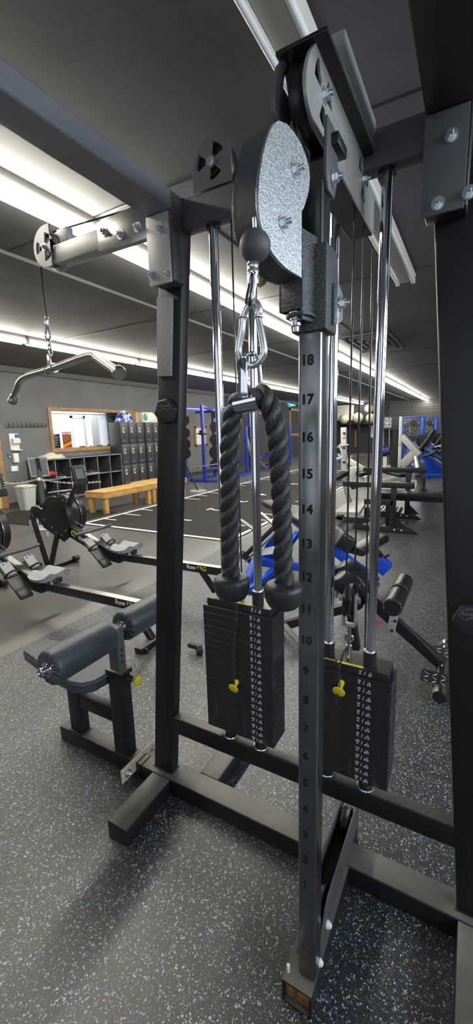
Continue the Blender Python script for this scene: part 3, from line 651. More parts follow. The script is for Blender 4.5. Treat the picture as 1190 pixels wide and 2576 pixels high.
for k in range(3):
    c = e+V((0.003*k, 0, -0.060-0.019*k)); G().tube(loop_closed([c+V(((0.007 if k % 2 else 0), (0 if k % 2 else 0.007), 0.006)), c+V((0, 0, 0.014)), c+V((-(0.007 if k % 2 else 0), -(0 if k % 2 else 0.007), 0.006)), c+V((-(0.007 if k % 2 else 0), -(0 if k % 2 else 0.007), -0.006)), c+V((0, 0, -0.014)), c+V(((0.007 if k % 2 else 0), (0 if k % 2 else 0.007), -0.006))]), 0.0028, 8, closed=True).build('chain_link', 'steel', lb)
bar = thing('lat_bar', 'chrome bent lat pulldown bar with round end stops hanging by the lat arm', 'pulldown bar', (-1.577,1.214,1.831))
bp = loop_pts([(-1.952,1.270,1.726), (-1.900,1.263,1.774), (-1.858,1.260,1.810), (-1.775,1.252,1.827), (-1.577,1.214,1.831), (-1.302,1.151,1.841), (-1.218,1.127,1.836), (-1.170,1.103,1.814), (-1.030,1.051,1.750)], 8)
G().tube(bp, 0.0145, 20).build('bar_tube', 'steel', bar)
a = V(bp[-1]); d = (a-V(bp[-6])).normalized(); G().lathe([(0.015, -0.02), (0.022, -0.012), (0.023, 0.004), (0.020, 0.012), (0.0, 0.013)], a, d, 24).build('end_stop', 'steel', bar)
a = V(bp[0]); d = (a-V(bp[5])).normalized(); G().lathe([(0.015, -0.03), (0.019, -0.028), (0.019, -0.02), (0.016, -0.018), (0.021, -0.01), (0.022, 0.006), (0.016, 0.012), (0.0, 0.013)], a, d, 24).build('end_stop', 'steel', bar)
cc = V((-1.577,1.214,1.831)); dd = (V((-1.302,1.151,1.841))-V((-1.858,1.260,1.810))).normalized()
G().lathe([(0.0155, -0.035), (0.019, -0.035), (0.019, -0.022), (0.0165, -0.02), (0.0165, 0.02), (0.019, 0.022), (0.019, 0.035), (0.0155, 0.035)], cc, dd, 24).build('swivel_sleeve', 'steel', bar)
G().prism([(-0.016, 0.0), (0.016, 0.0), (0.014, 0.035), (0.008, 0.048), (-0.008, 0.048), (-0.014, 0.035)], cc+V((0, 0, 0.012)), dd, Z_, 0.006).build('swivel_tab', 'zinc', bar, bev=0.001)

# long grit pad and hexagonal add-on weights on the uprights
tag(G().prism([(p[0], p[2]) for p in [(-0.977,1.208,2.008),(-0.911,1.208,1.997),(-0.935,1.208,1.745),(-0.997,1.208,1.750)]], (0, 1.212, 0), X_, Z_, 0.012).build('grit_pad', 'grit', bev=0.003), 'long grey gritty pad stuck on the front of the left upright', 'pad')
def hexweight(c, label, rot, R=0.047):
    t = thing('hex_weight', label, 'add-on weight', c)
    pts = [(R*math.cos(rot+k*PI/3), R*math.sin(rot+k*PI/3)) for k in range(6)]
    G().prism(pts, (c[0], 1.212, c[2]), X_, Z_, 0.026).build('body', 'rubber', t, bev=0.0045, seg=3)
    y = 1.1855; a_out = [(0.036*math.cos(math.radians(a)), 0.036*math.sin(math.radians(a))) for a in range(160, 19, -10)]; a_in = [(0.015*math.cos(math.radians(a)), 0.015*math.sin(math.radians(a))-0.004) for a in range(20, 161, 10)]
    g = G(); ring = [V((c[0]+x, y, c[2]+z)) for x, z in a_out+a_in]; g.tube(ring, 0.0006, 5, closed=True); g.build('relief_outline', 'silver_ink', t)
    put_text('relief_text', [('PLATEMATES', 0, 0.0185, 0.0092), ('U.S. PAT.', 0, 0.0095, 0.0058)], (c[0], y, c[2]), X_, Z_, 'silver_ink', t, ext=0.0004)
    return t
hexweight((-0.963,1.190,1.627), 'black hexagonal magnetic weight stuck on the left upright', math.radians(8))
hexweight((0.028,1.190,1.039), 'black hexagonal magnetic weight stuck on the right upright at the photo edge', math.radians(6), 0.050)

# ---------------------------------------------------------------- weight stacks
KG = ['4.5', '9.0', '13.5', '18.0', '22.5', '27.5', '32.0', '36.0', '41.0', '45.5', '50.0', '54.5', '59.0', '63.5', '68.0', '72.5', '77.0', '81.5', '86.0', '91.0']
def stack(xc, n, label, lx, top_pulley):
    t = thing('weight_stack', label, 'weight stack', (xc, 1.24, 0.42)); P = 0.0265
    for i in range(n):
        z1 = 0.42+P*(n-i); z0 = z1-P+0.0004
        if i == 0: g = G().bx(xc-0.128, xc+0.130, 1.200, 1.285, z0, z1)
        else: g = G().bx(xc-0.141, xc+0.142, 1.190, 1.292, z0, z1)
        pl = g.build('weight_plate', 'weight', t, bev=0.0015, seg=1, smooth=False)
        yf = (1.200 if i == 0 else 1.190)-0.0002
        put_text('weight_label', [(str((i+1)*10), -0.0140, 0.0038, 0.0092), ('lbs', -0.0140, -0.0042, 0.0062), ('/', 0.0, -0.001, 0.018), ('kg', 0.017, 0.0036, 0.0062), (KG[i], 0.015, -0.0044, 0.0092)], (xc+lx, yf, (z0+z1)/2), X_, Z_, 'white_ink', pl, ext=0.0001, bold=0.0003)
        G().lathe([(0.0058, 0), (0.0058, 0.0006)], (xc+0.002, yf-0.0002, (z0+z1)/2), Y_, 14).build('pin_hole', 'black_ink', pl)
    zt = 0.42+P*n
    for x in (xc-0.067, xc+0.066):
        G().lathe([(0.0150, 0.0), (0.0205, 0.0), (0.0205, 0.046), (0.018, 0.047), (0.0150, 0.047)], (x, 1.236, zt), Z_, 28).build('rod_bushing', 'rubber', t)
        G().torus((x, 1.236, zt+0.047), 0.0165, 0.0022, Z_, 28, 6).build('bushing_ring', 'zinc', t)
    G().lathe([(0.0095, 0.0), (0.0095, 0.05), (0.007, 0.053)], (xc, 1.236, zt), Z_, 20).build('selector_stem', 'chrome', t)
    lab = G().bx(xc-0.095, xc+0.055, 1.2005, 1.2135, zt, zt+0.0006).build('caution_label', 'black_ink', t, smooth=False)
    G().bx(xc-0.028, xc+0.053, 1.2012, 1.2128, zt+0.0006, zt+0.0009).build('yellow_field', 'yellow_ink', lab, smooth=False)
    put_text('caution_word', [('CAUTION:', 0, 0, 0.011)], (xc-0.061, 1.207, zt+0.0008), X_, Y_, 'yellow_ink', lab, ext=0.0002, bold=0.0003)
    return t, zt
st1, zt1 = stack(-0.696, 20, 'left weight stack of twenty scratched black plates marked 10 to 200 lbs', 0.074, False)
st2, zt2 = stack(-0.306, 15, 'right weight stack of fifteen scratched black plates marked 10 to 150 lbs', 0.060, True)

def cord(label, stem, mid, pin, tail):
    t = thing('selector_pin', label, 'selector pin', pin)
    ax = V((0.10, -1.0, -0.05)).normalized(); p = V(pin)
    G().lathe([(0.0, -0.040), (0.0085, -0.040), (0.0105, -0.036), (0.0090, -0.028), (0.007, -0.006), (0.010, -0.002), (0.0175, 0.0), (0.0195, 0.002), (0.0190, 0.005), (0.012, 0.008), (0.0, 0.0085)], p, V((0.02, -0.93, -0.32)), 26).build('knob', 'yellow', t)
    path = loop_pts([stem]+mid+[pin]+tail, 30); L_ = [V(a_) for a_ in path]; pts = []; tot = 0.0; seglen = 0.0006
    # resample and coil
    cum = [0.0]
    for a_, b_ in zip(L_, L_[1:]): cum.append(cum[-1]+(b_-a_).length)
    T = cum[-1]; s_ = 0.0; i = 0
    while s_ < T:
        while cum[i+1] < s_: i += 1
        f = (s_-cum[i])/max(1e-9, cum[i+1]-cum[i]); c = L_[i].lerp(L_[i+1], f); d = (L_[i+1]-L_[i]).normalized()
        a_ = d.cross(Y_).normalized(); b_ = d.cross(a_); ph = s_/0.0042*2*PI
        pts.append(c+(a_*math.cos(ph)+b_*math.sin(ph))*0.0040); s_ += seglen
    G().tube(pts, 0.0011, 5).build('coil_cord', 'rubber', t)
    return t
cord('yellow selector pin with coiled black cord on the left weight stack', (-0.692, 1.222, 0.975), [(-0.690, 1.19, 0.955), (-0.688, 1.176, 0.90), (-0.700,1.174,0.774)], (-0.700,1.165,0.637), [(-0.706,1.160,0.619)])
cord('yellow selector pin with coiled black cord on the right weight stack', (-0.306, 1.222, 0.868), [(-0.315,1.195,0.848), (-0.321,1.176,0.802)], (-0.314,1.160,0.747), [(-0.321,1.155,0.729), (-0.323,1.158,0.693)])

# moving pulley above the right stack
mp_ = thing('travelling_pulley', 'pulley in a steel yoke bolted on the right weight stack stem', 'pulley', (-0.306, 1.236, zt2+0.05))
G().lathe([(0.006, 0), (0.006, 0.07)], (-0.306, 1.236, zt2+0.05), Z_, 14).build('eye_bolt', 'steel', mp_)
G().torus((-0.306, 1.236, zt2+0.075), 0.012, 0.004, Y_, 20, 8).build('eye_ring', 'steel', mp_)
c = V((-0.306, 1.236, zt2+0.205))
wheel(mp_, c, X_, 0.055, 0.020)
g = G()
for s_ in (-1, 1): g.bx(c.x+s_*0.018-0.002, c.x+s_*0.018+0.002, c.y-0.014, c.y+0.014, c.z-0.085, c.z+0.02)
g.bx(c.x-0.02, c.x+0.02, c.y-0.014, c.y+0.014, c.z-0.087, c.z-0.082); g.build('yoke', 'grey_plate', mp_, bev=0.001)
for s_ in (-1, 1): G().hexn(c+V((s_*0.020, 0, 0)), V((s_, 0, 0)), 0.0095, 0.012).build('yoke_bolt', 'zinc', mp_)
tag(G().tube([(c.x, c.y-0.052, c.z), (c.x, c.y-0.052, 2.09)], 0.0028, 8).tube([(c.x, c.y+0.052, c.z), (c.x, c.y+0.052, 2.09)], 0.0028, 8).build('lifting_cable', 'cable'), 'black cable looping through the travelling pulley over the right stack', 'cable')
tag(G().tube([(-0.277,1.270,2.030), (-0.268,1.270,1.284), (-0.262, 1.27, 0.82)], 0.0028, 8).build('drop_cable', 'cable'), 'single black cable dropping beside the rightmost chrome rod', 'cable')
tag(G().tube([(-0.696, 1.236, 2.19), (-0.694, 1.236, zt1+0.05)], 0.0028, 8).build('stack_cable', 'cable'), 'single black cable between the two chrome rods of the left stack', 'cable')

# ---------------------------------------------------------------- swivelling pulley carriage on the post
O = V((-0.314, 0.80, 0)); U = V((-0.2079, -0.9781, 0)); W = V((0.9781, -0.2079, 0))
ca = thing('pulley_carriage', 'hammertone silver pulley carriage clamped round the numbered post', 'pulley carriage', (-0.3, 0.82, 1.8))
out = [(0.085, 2.037), (0.062, 2.043), (0.039, 2.040), (0.019, 2.033), (0.004, 2.022), (-0.006, 2.008), (-0.009, 1.992), (-0.007, 1.973), (0.001, 1.955), (0.010, 1.938), (0.017, 1.930), (0.017, 1.822), (0.046, 1.8235), (0.068, 1.826), (0.088, 1.832), (0.103, 1.838), (0.115, 1.846), (0.124, 1.855), (0.131, 1.865), (0.137, 1.880), (0.140, 1.896), (0.1405, 1.910), (0.139, 1.924), (0.137, 1.938), (0.133, 1.953), (0.127, 1.973), (0.119, 1.992), (0.111, 2.008), (0.099, 2.026)]
for ww, m_ in ((0.020, 'hammer'), (-0.030, 'hammer_dark')):
    cut_plate('side_plate', out, [], O+W*ww, U, Z_, 0.005, m_, ca)
g = G(); rib = out[11:]+[out[0]]
cx_, cz_ = 0.065, 1.93
def P3(u_, z_, w_): return O+U*u_+W*w_+V((0, 0, z_))
for (ua, za), (ub, zb) in zip(rib, rib[1:]):
    f = 0.96; A = [P3(ua, za, -0.028), P3(ub, zb, -0.028), P3(ub, zb, 0.018), P3(ua, za, 0.018)]
    B = [P3(cx_+(ua-cx_)*f, cz_+(za-cz_)*f, -0.028), P3(cx_+(ub-cx_)*f, cz_+(zb-cz_)*f, -0.028), P3(cx_+(ub-cx_)*f, cz_+(zb-cz_)*f, 0.018), P3(cx_+(ua-cx_)*f, cz_+(za-cz_)*f, 0.018)]
    va = [g.bm.verts.new(p) for p in A]; vb = [g.bm.verts.new(p) for p in B]
    g.bm.faces.new(va); g.bm.faces.new(vb[::-1])
    g.bm.faces.new((va[0], va[3], vb[3], vb[0])); g.bm.faces.new((va[1], vb[1], vb[2], va[2])); g.bm.faces.new((va[0], vb[0], vb[1], va[1])); g.bm.faces.new((va[3], va[2], vb[2], vb[3]))
bmesh.ops.remove_doubles(g.bm, verts=g.bm.verts, dist=1e-5)
g.build('cable_shroud', 'rubber_ball', ca, ang=50)
for (u_, z_) in ((0.036, 1.986), (0.073, 1.893)):
    bolt(ca, P3(u_, z_, 0.0225), W, 0.95)
    wheel(ca, P3(u_, z_-0.0, -0.005), W, 0.040, 0.026)
# swivel housing
def lb_(g, u0, u1, w0, w1, z0, z1):
    c = (P3((u0+u1)/2, (z0+z1)/2, (w0+w1)/2)); return g._box(c, U*(u1-u0)/2, W*(w1-w0)/2, Z_*(z1-z0)/2)
lb_(G(), -0.042, 0.014, 0.018, 0.0225, 1.752, 1.905).build('housing_side', 'hammer_dark', ca, bev=0.001)
lb_(G(), 0.010, 0.014, -0.026, 0.0225, 1.772, 1.838).build('housing_front', 'hammer_dark', ca, bev=0.001)
lb_(G(), -0.042, 0.014, -0.030, -0.026, 1.772, 1.905).build('housing_side', 'hammer_dark', ca, bev=0.001)
G().bx(-0.335, -0.262, 0.822, 0.895, 1.738, 1.892).build('post_sleeve', 'hammer_dark', ca, bev=0.005)
G().prism([(-0.026, -0.05), (0.026, -0.05), (0.026, 0.0), (0.016, 0.016), (0, 0.02), (-0.016, 0.016), (-0.026, 0.0)], (O.x+0.006, O.y-0.004, 1.760), X_, -Y_, -0.006).build('hinge_tab', 'hammer_dark', ca, bev=0.001)
G().lathe([(0.0, 0.008), (0.014, 0.008), (0.014, 0.004), (0.0125, 0.004), (0.0125, -0.006), (0.0095, -0.007), (0.0095, -0.016), (0.006, -0.018), (0.006, -0.026), (0, -0.026)], (O.x, O.y, 1.762), Z_, 20).build('hinge_bolt', 'zinc', ca)
G().prism([(0.858, 1.83), (0.895, 1.815), (0.895, 1.765), (0.858, 1.75)], (-0.262, 0, 0), Y_, Z_, 0.012).build('lock_lug', 'hammer', ca, bev=0.003)
bolt(ca, (-0.250, 0.872, 1.792), X_, 1.0)
G().lathe([(0.0, 0.03), (0.018, 0.028), (0.0215, 0.02), (0.016, 0.012), (0.009, 0.008), (0.008, -0.045), (0, -0.045)], (-0.385, 0.842, 1.856), V((-0.6, -0.5, 0.1)), 24).build('yellow_knob', 'brass', ca)

# ---------------------------------------------------------------- ball stop, cable eye, carabiner, rope
YH = 0.665
bs = thing('cable_stop_ball', 'grey rubber stopper ball with crimped cable eye under the pulley carriage', 'cable stop', (-0.332,0.665,1.844))
bc = V((-0.332,0.665,1.844))
G().sphere(bc, 0.0255, 32).build('ball', 'rubber_ball', bs)
G().lathe([(0.004, 0), (0.0045, 0.016)], bc+V((0.001, 0, 0.0245)), Z_, 10).build('cable_stub', 'zinc', bs)
s0 = V((-0.336,0.665,1.828))
G().lathe([(0.0115, 0.012), (0.0115, 0.004), (0.0105, 0.0), (0.0088, -0.004), (0.0088, -0.009), (0.0102, -0.011), (0.0088, -0.013), (0.0088, -0.018), (0.0102, -0.020), (0.0088, -0.022), (0.0088, -0.030), (0.0103, -0.033), (0.0095, -0.040), (0.0, -0.040)], s0, Z_, 24).build('crimp_sleeve', 'zinc', bs)
lp = [(-0.335,0.665,1.801),(-0.334,0.665,1.788),(-0.337,0.665,1.773),(-0.340,0.665,1.760),(-0.346,0.665,1.753),(-0.351,0.665,1.760),(-0.350,0.665,1.772),(-0.346,0.665,1.786),(-0.341,0.665,1.796)]
lp = [V(p)+V((0, -0.006 if i < 4 else 0.006, 0)) for i, p in enumerate(lp)]
G().tube(loop_closed(lp, 6), 0.0042, 10, closed=True).build('cable_eye', 'cable', bs)
G().tube(loop_closed([p+V((0.004, 0, 0.002)) for p in lp], 6), 0.0036, 8, closed=True).build('thimble', 'zinc', bs)
cb = thing('carabiner', 'large zinc snap hook between the cable eye and the rope swivel', 'carabiner', (-0.342,0.665,1.705))
cpx = loop_closed([(-0.335,0.665,1.759),(-0.349,0.665,1.753),(-0.357,0.665,1.739),(-0.360,0.665,1.720),(-0.365,0.665,1.700),(-0.367,0.665,1.686),(-0.362,0.665,1.672),(-0.351,0.665,1.663),(-0.337,0.665,1.661),(-0.325,0.665,1.668),(-0.319,0.665,1.678),(-0.319,0.665,1.691),(-0.323,0.665,1.712),(-0.328,0.665,1.735),(-0.326,0.665,1.745),(-0.329,0.665,1.755)], 5)
G().tube(cpx, 0.0060, 12, closed=True).build('hook_body', 'zinc', cb)
G().torus((-0.357,0.665,1.739), 0.0066, 0.0012, Z_, 16, 6).torus((-0.328,0.665,1.735), 0.0066, 0.0012, Z_, 16, 6).build('gate_pin', 'chrome', cb)
sw = thing('rope_swivel', 'chrome swivel eye with cross tube holding the black rope', 'swivel', (-0.345,0.665,1.601))
a0, a1 = V((-0.372,0.665,1.598)), V((-0.327,0.665,1.604)); dd = (a1-a0).normalized()
G().lathe([(0.0150, 0), (0.0195, 0.0), (0.0195, (a1-a0).length), (0.0150, (a1-a0).length)], a0, dd, 32).build('cross_tube', 'chrome', sw)
c0 = V((-0.343,0.665,1.670)); c1_ = V((-0.348,0.665,1.608))
G().prism([(-0.0095, 0.0), (0.0095, 0.0), (0.0095, (c0-c1_).length-0.008), (0.006, (c0-c1_).length), (-0.006, (c0-c1_).length), (-0.0095, (c0-c1_).length-0.008)], c1_+V((0.001, -0.021, 0)), dd, Z_, 0.005).build('eye_strap', 'chrome', sw, bev=0.0015)
G().tube(loop_closed([c0+V((-0.009, -0.012, -0.012)), c0+V((-0.007, -0.010, 0.004)), c0+V((0, 0.0, 0.010)), c0+V((0.007, 0.010, 0.004)), c0+V((0.009, 0.012, -0.012)), c0+V((0.009, 0.014, -0.05)), c0+V((0.0, 0.0, -0.075)), c0+V((-0.009, -0.014, -0.05))], 5), 0.0042, 10, closed=True).build('eye_ring', 'chrome', sw)
# rope
ro = thing('triceps_rope', 'thick twisted black triceps rope with rubber end stops hanging in the foreground', 'rope handle', (-0.345,0.665,1.601))
ctrl = [(-0.397,0.665,1.262),(-0.398,0.665,1.280),(-0.397,0.665,1.328),(-0.396,0.665,1.383),(-0.394,0.665,1.437),(-0.393,0.665,1.489),(-0.391,0.665,1.529),(-0.386,0.665,1.561),(-0.380,0.665,1.586),(-0.369,0.665,1.602),(-0.356,0.665,1.606),(-0.338,0.665,1.609),(-0.325,0.665,1.611),(-0.315,0.665,1.603),(-0.306,0.665,1.584),(-0.300,0.665,1.562),(-0.295,0.665,1.538),(-0.293,0.665,1.504),(-0.290,0.665,1.456),(-0.288,0.665,1.399),(-0.287,0.665,1.341),(-0.285,0.665,1.289),(-0.284,0.665,1.270)]
path = loop_pts(ctrl, 14); cum = [0.0]
for a_, b_ in zip(path, path[1:]): cum.append(cum[-1]+(b_-a_).length)
for k in range(3):
    pts = []; N_ = 420; i = 0
    for j in range(N_):
        s_ = cum[-1]*j/(N_-1)
        while i < len(cum)-2 and cum[i+1] < s_: i += 1
        f = (s_-cum[i])/max(1e-9, cum[i+1]-cum[i]); c = path[i].lerp(path[i+1], f); d = (path[i+1]-path[i]).normalized()
        a_ = d.cross(Y_).normalized(); b_ = d.cross(a_); ph = s_/0.084*2*PI+k*2*PI/3
        pts.append(c+(a_*math.cos(ph)+b_*math.sin(ph))*0.0086)
    G().tube(pts, 0.0096, 14).build('rope_strand', 'ropemat', ro)
g = G()
for j in range(5200):
    i = random.randrange(len(path)-1); c = path[i].lerp(path[i+1], random.random()); th = random.random()*2*PI; d = (path[i+1]-path[i]).normalized()
    a_ = d.cross(Y_).normalized(); b_ = d.cross(a_); n_ = a_*math.cos(th)+b_*math.sin(th); p = c+n_*0.0155
    if 8 < i/14 < 12.5: continue
    q_ = p+n_*random.uniform(0.001, 0.0042)+V((random.uniform(-.003, .003), random.uniform(-.003, .003), random.uniform(-.004, .004)))
    s_ = d.cross(n_)*0.00026
    g.bm.faces.new([g.bm.verts.new(p-s_), g.bm.verts.new(p+s_), g.bm.verts.new(q_)])
tag(g.build('rope_fuzz', 'ropemat', ro), kind='stuff')
def cup(p, tilt):
    ax = V(tilt).normalized()
    G().lathe([(0.0, 0.002), (0.017, 0.002), (0.019, 0.0), (0.0305, -0.002), (0.0345, -0.006), (0.0358, -0.012), (0.0352, -0.026), (0.032, -0.036), (0.027, -0.044), (0.018, -0.049), (0.0, -0.050)], p, ax, 36).build('rubber_stop', 'rubber', ro)
cup((-0.396,0.665,1.274), (-0.02, 0.02, 1)); cup((-0.285,0.665,1.277), (0.03, 0.03, 1))
tag(G().tube([(-0.326,0.835,2.111), (-0.326,0.840,2.017)], 0.0026, 8).tube([P3(0.10, 2.02, -0.005), (-0.3265, 0.79, 2.06)], 0.0026, 8).build('carriage_cable', 'cable'), 'short black cable from the top channel wheel down to the silver carriage', 'cable')

# ================================================================ lat pulldown seat
se = thing('padded_bench', 'grey padded low bench with two thigh rollers on a black base left of the tower', 'bench', (-1.5, 1.22, 0))
G().bx(-1.775, -1.262, 1.185, 1.258, 0.0, 0.076).build('base_rail', 'frame', se, bev=0.006)
G().bx(-1.250, -1.218, 1.187, 1.256, 0.0, 0.074).build('base_stub', 'frame', se, bev=0.003)
for x in (-1.262, -1.256): G().bx(x, x+0.0055, 1.100, 1.330, 0.030, 0.096).build('joint_plate', 'amber' if x > -1.26 else 'dark_plate', se, bev=0.001)
for y in (1.135, 1.305): bolt(se, (-1.2500, y, 0.062), X_, 1.2)
G().bx(-1.700, -1.612, 1.196, 1.246, 0.076, 0.415).build('rear_post', 'frame', se, bev=0.006)
G().bx(-1.385, -1.300, 1.190, 1.250, 0.076, 0.505).build('front_post', 'frame', se, bev=0.006)
G().bx(-1.614, -1.383, 1.198, 1.244, 0.225, 0.300).build('cross_rail', 'frame', se, bev=0.006)
for x0, x1 in ((-1.705, -1.607), (-1.390, -1.295)): G().bx(x0, x1, 1.187, 1.254, 0.074, 0.081).build('weld', 'frame_satin', se, bev=0.003)
seat = [(-1.955, 1.165), (-1.945, 1.150), (-1.60, 1.085), (-1.50, 1.078), (-1.44, 1.092), (-1.405, 1.135), (-1.395, 1.22), (-1.405, 1.305), (-1.44, 1.348), (-1.50, 1.362), (-1.60, 1.355), (-1.945, 1.290), (-1.955, 1.275)]
sp_ = G().prism(seat, (0, 0, 0.418), X_, Y_, 0.058).build('seat_pad', 'vinyl', se, bev=0.014, seg=4)
G().tube([V((x, y, 0.462)) for x, y in [(-1.9575, 1.275), (-1.9575, 1.165), (-1.945, 1.1475), (-1.60, 1.0825), (-1.50, 1.0755), (-1.437, 1.090), (-1.4025, 1.135), (-1.3925, 1.22), (-1.4025, 1.305), (-1.437, 1.350)]], 0.003, 6).build('piping', 'black_vinyl', sp_)
G().bx(-1.72, -1.44, 1.17, 1.27, 0.405, 0.418).build('seat_bracket', 'frame', se)
ib = G().bx(-1.372, -1.313, 1.197, 1.243, 0.49, 0.712).build('height_bar', 'dark_plate', se, bev=0.004)
for z in (0.545, 0.575, 0.605): G().lathe([(0.006, 0), (0.006, 0.001)], (-1.3125, 1.22, z), X_, 14).build('adjust_hole', 'black_ink', ib)
G().bx(-1.392, -1.293, 1.184, 1.256, 0.485, 0.507).build('post_collar', 'frame', se, bev=0.003)
G().lathe([(0.0, 0), (0.014, 0), (0.016, 0.012), (0.014, 0.035), (0.010, 0.042), (0.008, 0.05)], (-1.30, 1.22, 0.475), X_, 20).build('pin_barrel', 'plastic', se)
G().lathe([(0.009, 0.0), (0.009, 0.012), (0.016, 0.018), (0.022, 0.022), (0.0225, 0.028), (0.016, 0.033), (0, 0.034)], (-1.252, 1.22, 0.475), X_, 24).build('pull_knob', 'yellow', se)
def roller(parent, c0, ax, L, R, m, ends=(True, True), nw=14, wr=0.010):
    ax = V(ax).normalized(); a = ax.orthogonal().normalized(); b = ax.cross(a); c0 = V(c0); g = G(); n = nw*6; rings = []
    prof = [(R*0.30, 0.006, 1.0), (R*0.55, 0.003, 1.0), (R*0.82, 0.002, 0.9), (R*0.93, 0.005, 0.45), (R*0.985, 0.012, 0.1), (R, 0.022, 0.0)]
    full = prof+[(r_, L-h_, w_) for r_, h_, w_ in prof[::-1]]
    for r_, h_, w_ in full:
        s_ = 1 if h_ > L/2 else -1
        rings.append([g.bm.verts.new(c0+ax*(h_+s_*w_*wr*0.32*math.cos(nw*2*PI*k/n))+(a*math.cos(2*PI*k/n)+b*math.sin(2*PI*k/n))*r_*(1+0.02*w_*math.sin(nw*2*PI*k/n))) for k in range(n)])
    for A, B in zip(rings, rings[1:]):
        for k in range(n): g.bm.faces.new((A[k], A[(k+1) % n], B[(k+1) % n], B[k]))
    g.bm.faces.new(rings[0][::-1]); g.bm.faces.new(rings[-1])
    return g.build('roller_pad', m, parent, ang=80)
RX = -1.322; RZ = 0.690
for y0, L in ((0.875, 0.305), (1.262, 0.305)):
    rp = roller(se, (RX-0.02, y0, RZ), (0, 1, 0), L, 0.070, 'vinyl')
    for yy, sg in ((y0, -1), (y0+L, 1)):
        G().lathe([(0.0, 0), (0.031, 0), (0.031, 0.006), (0.026, 0.007), (0.026, 0.010), (0.019, 0.011), (0.019, 0.034), (0.015, 0.036), (0.010, 0.030), (0, 0.030)], (RX-0.02, yy-0.004*sg, RZ), (0, sg, 0), 28).build('roller_collar', 'chrome', rp)
G().cyl((RX-0.02, 0.88, RZ), (RX-0.02, 1.56, RZ), 0.0125, 20).build('roller_axle', 'chrome', se)

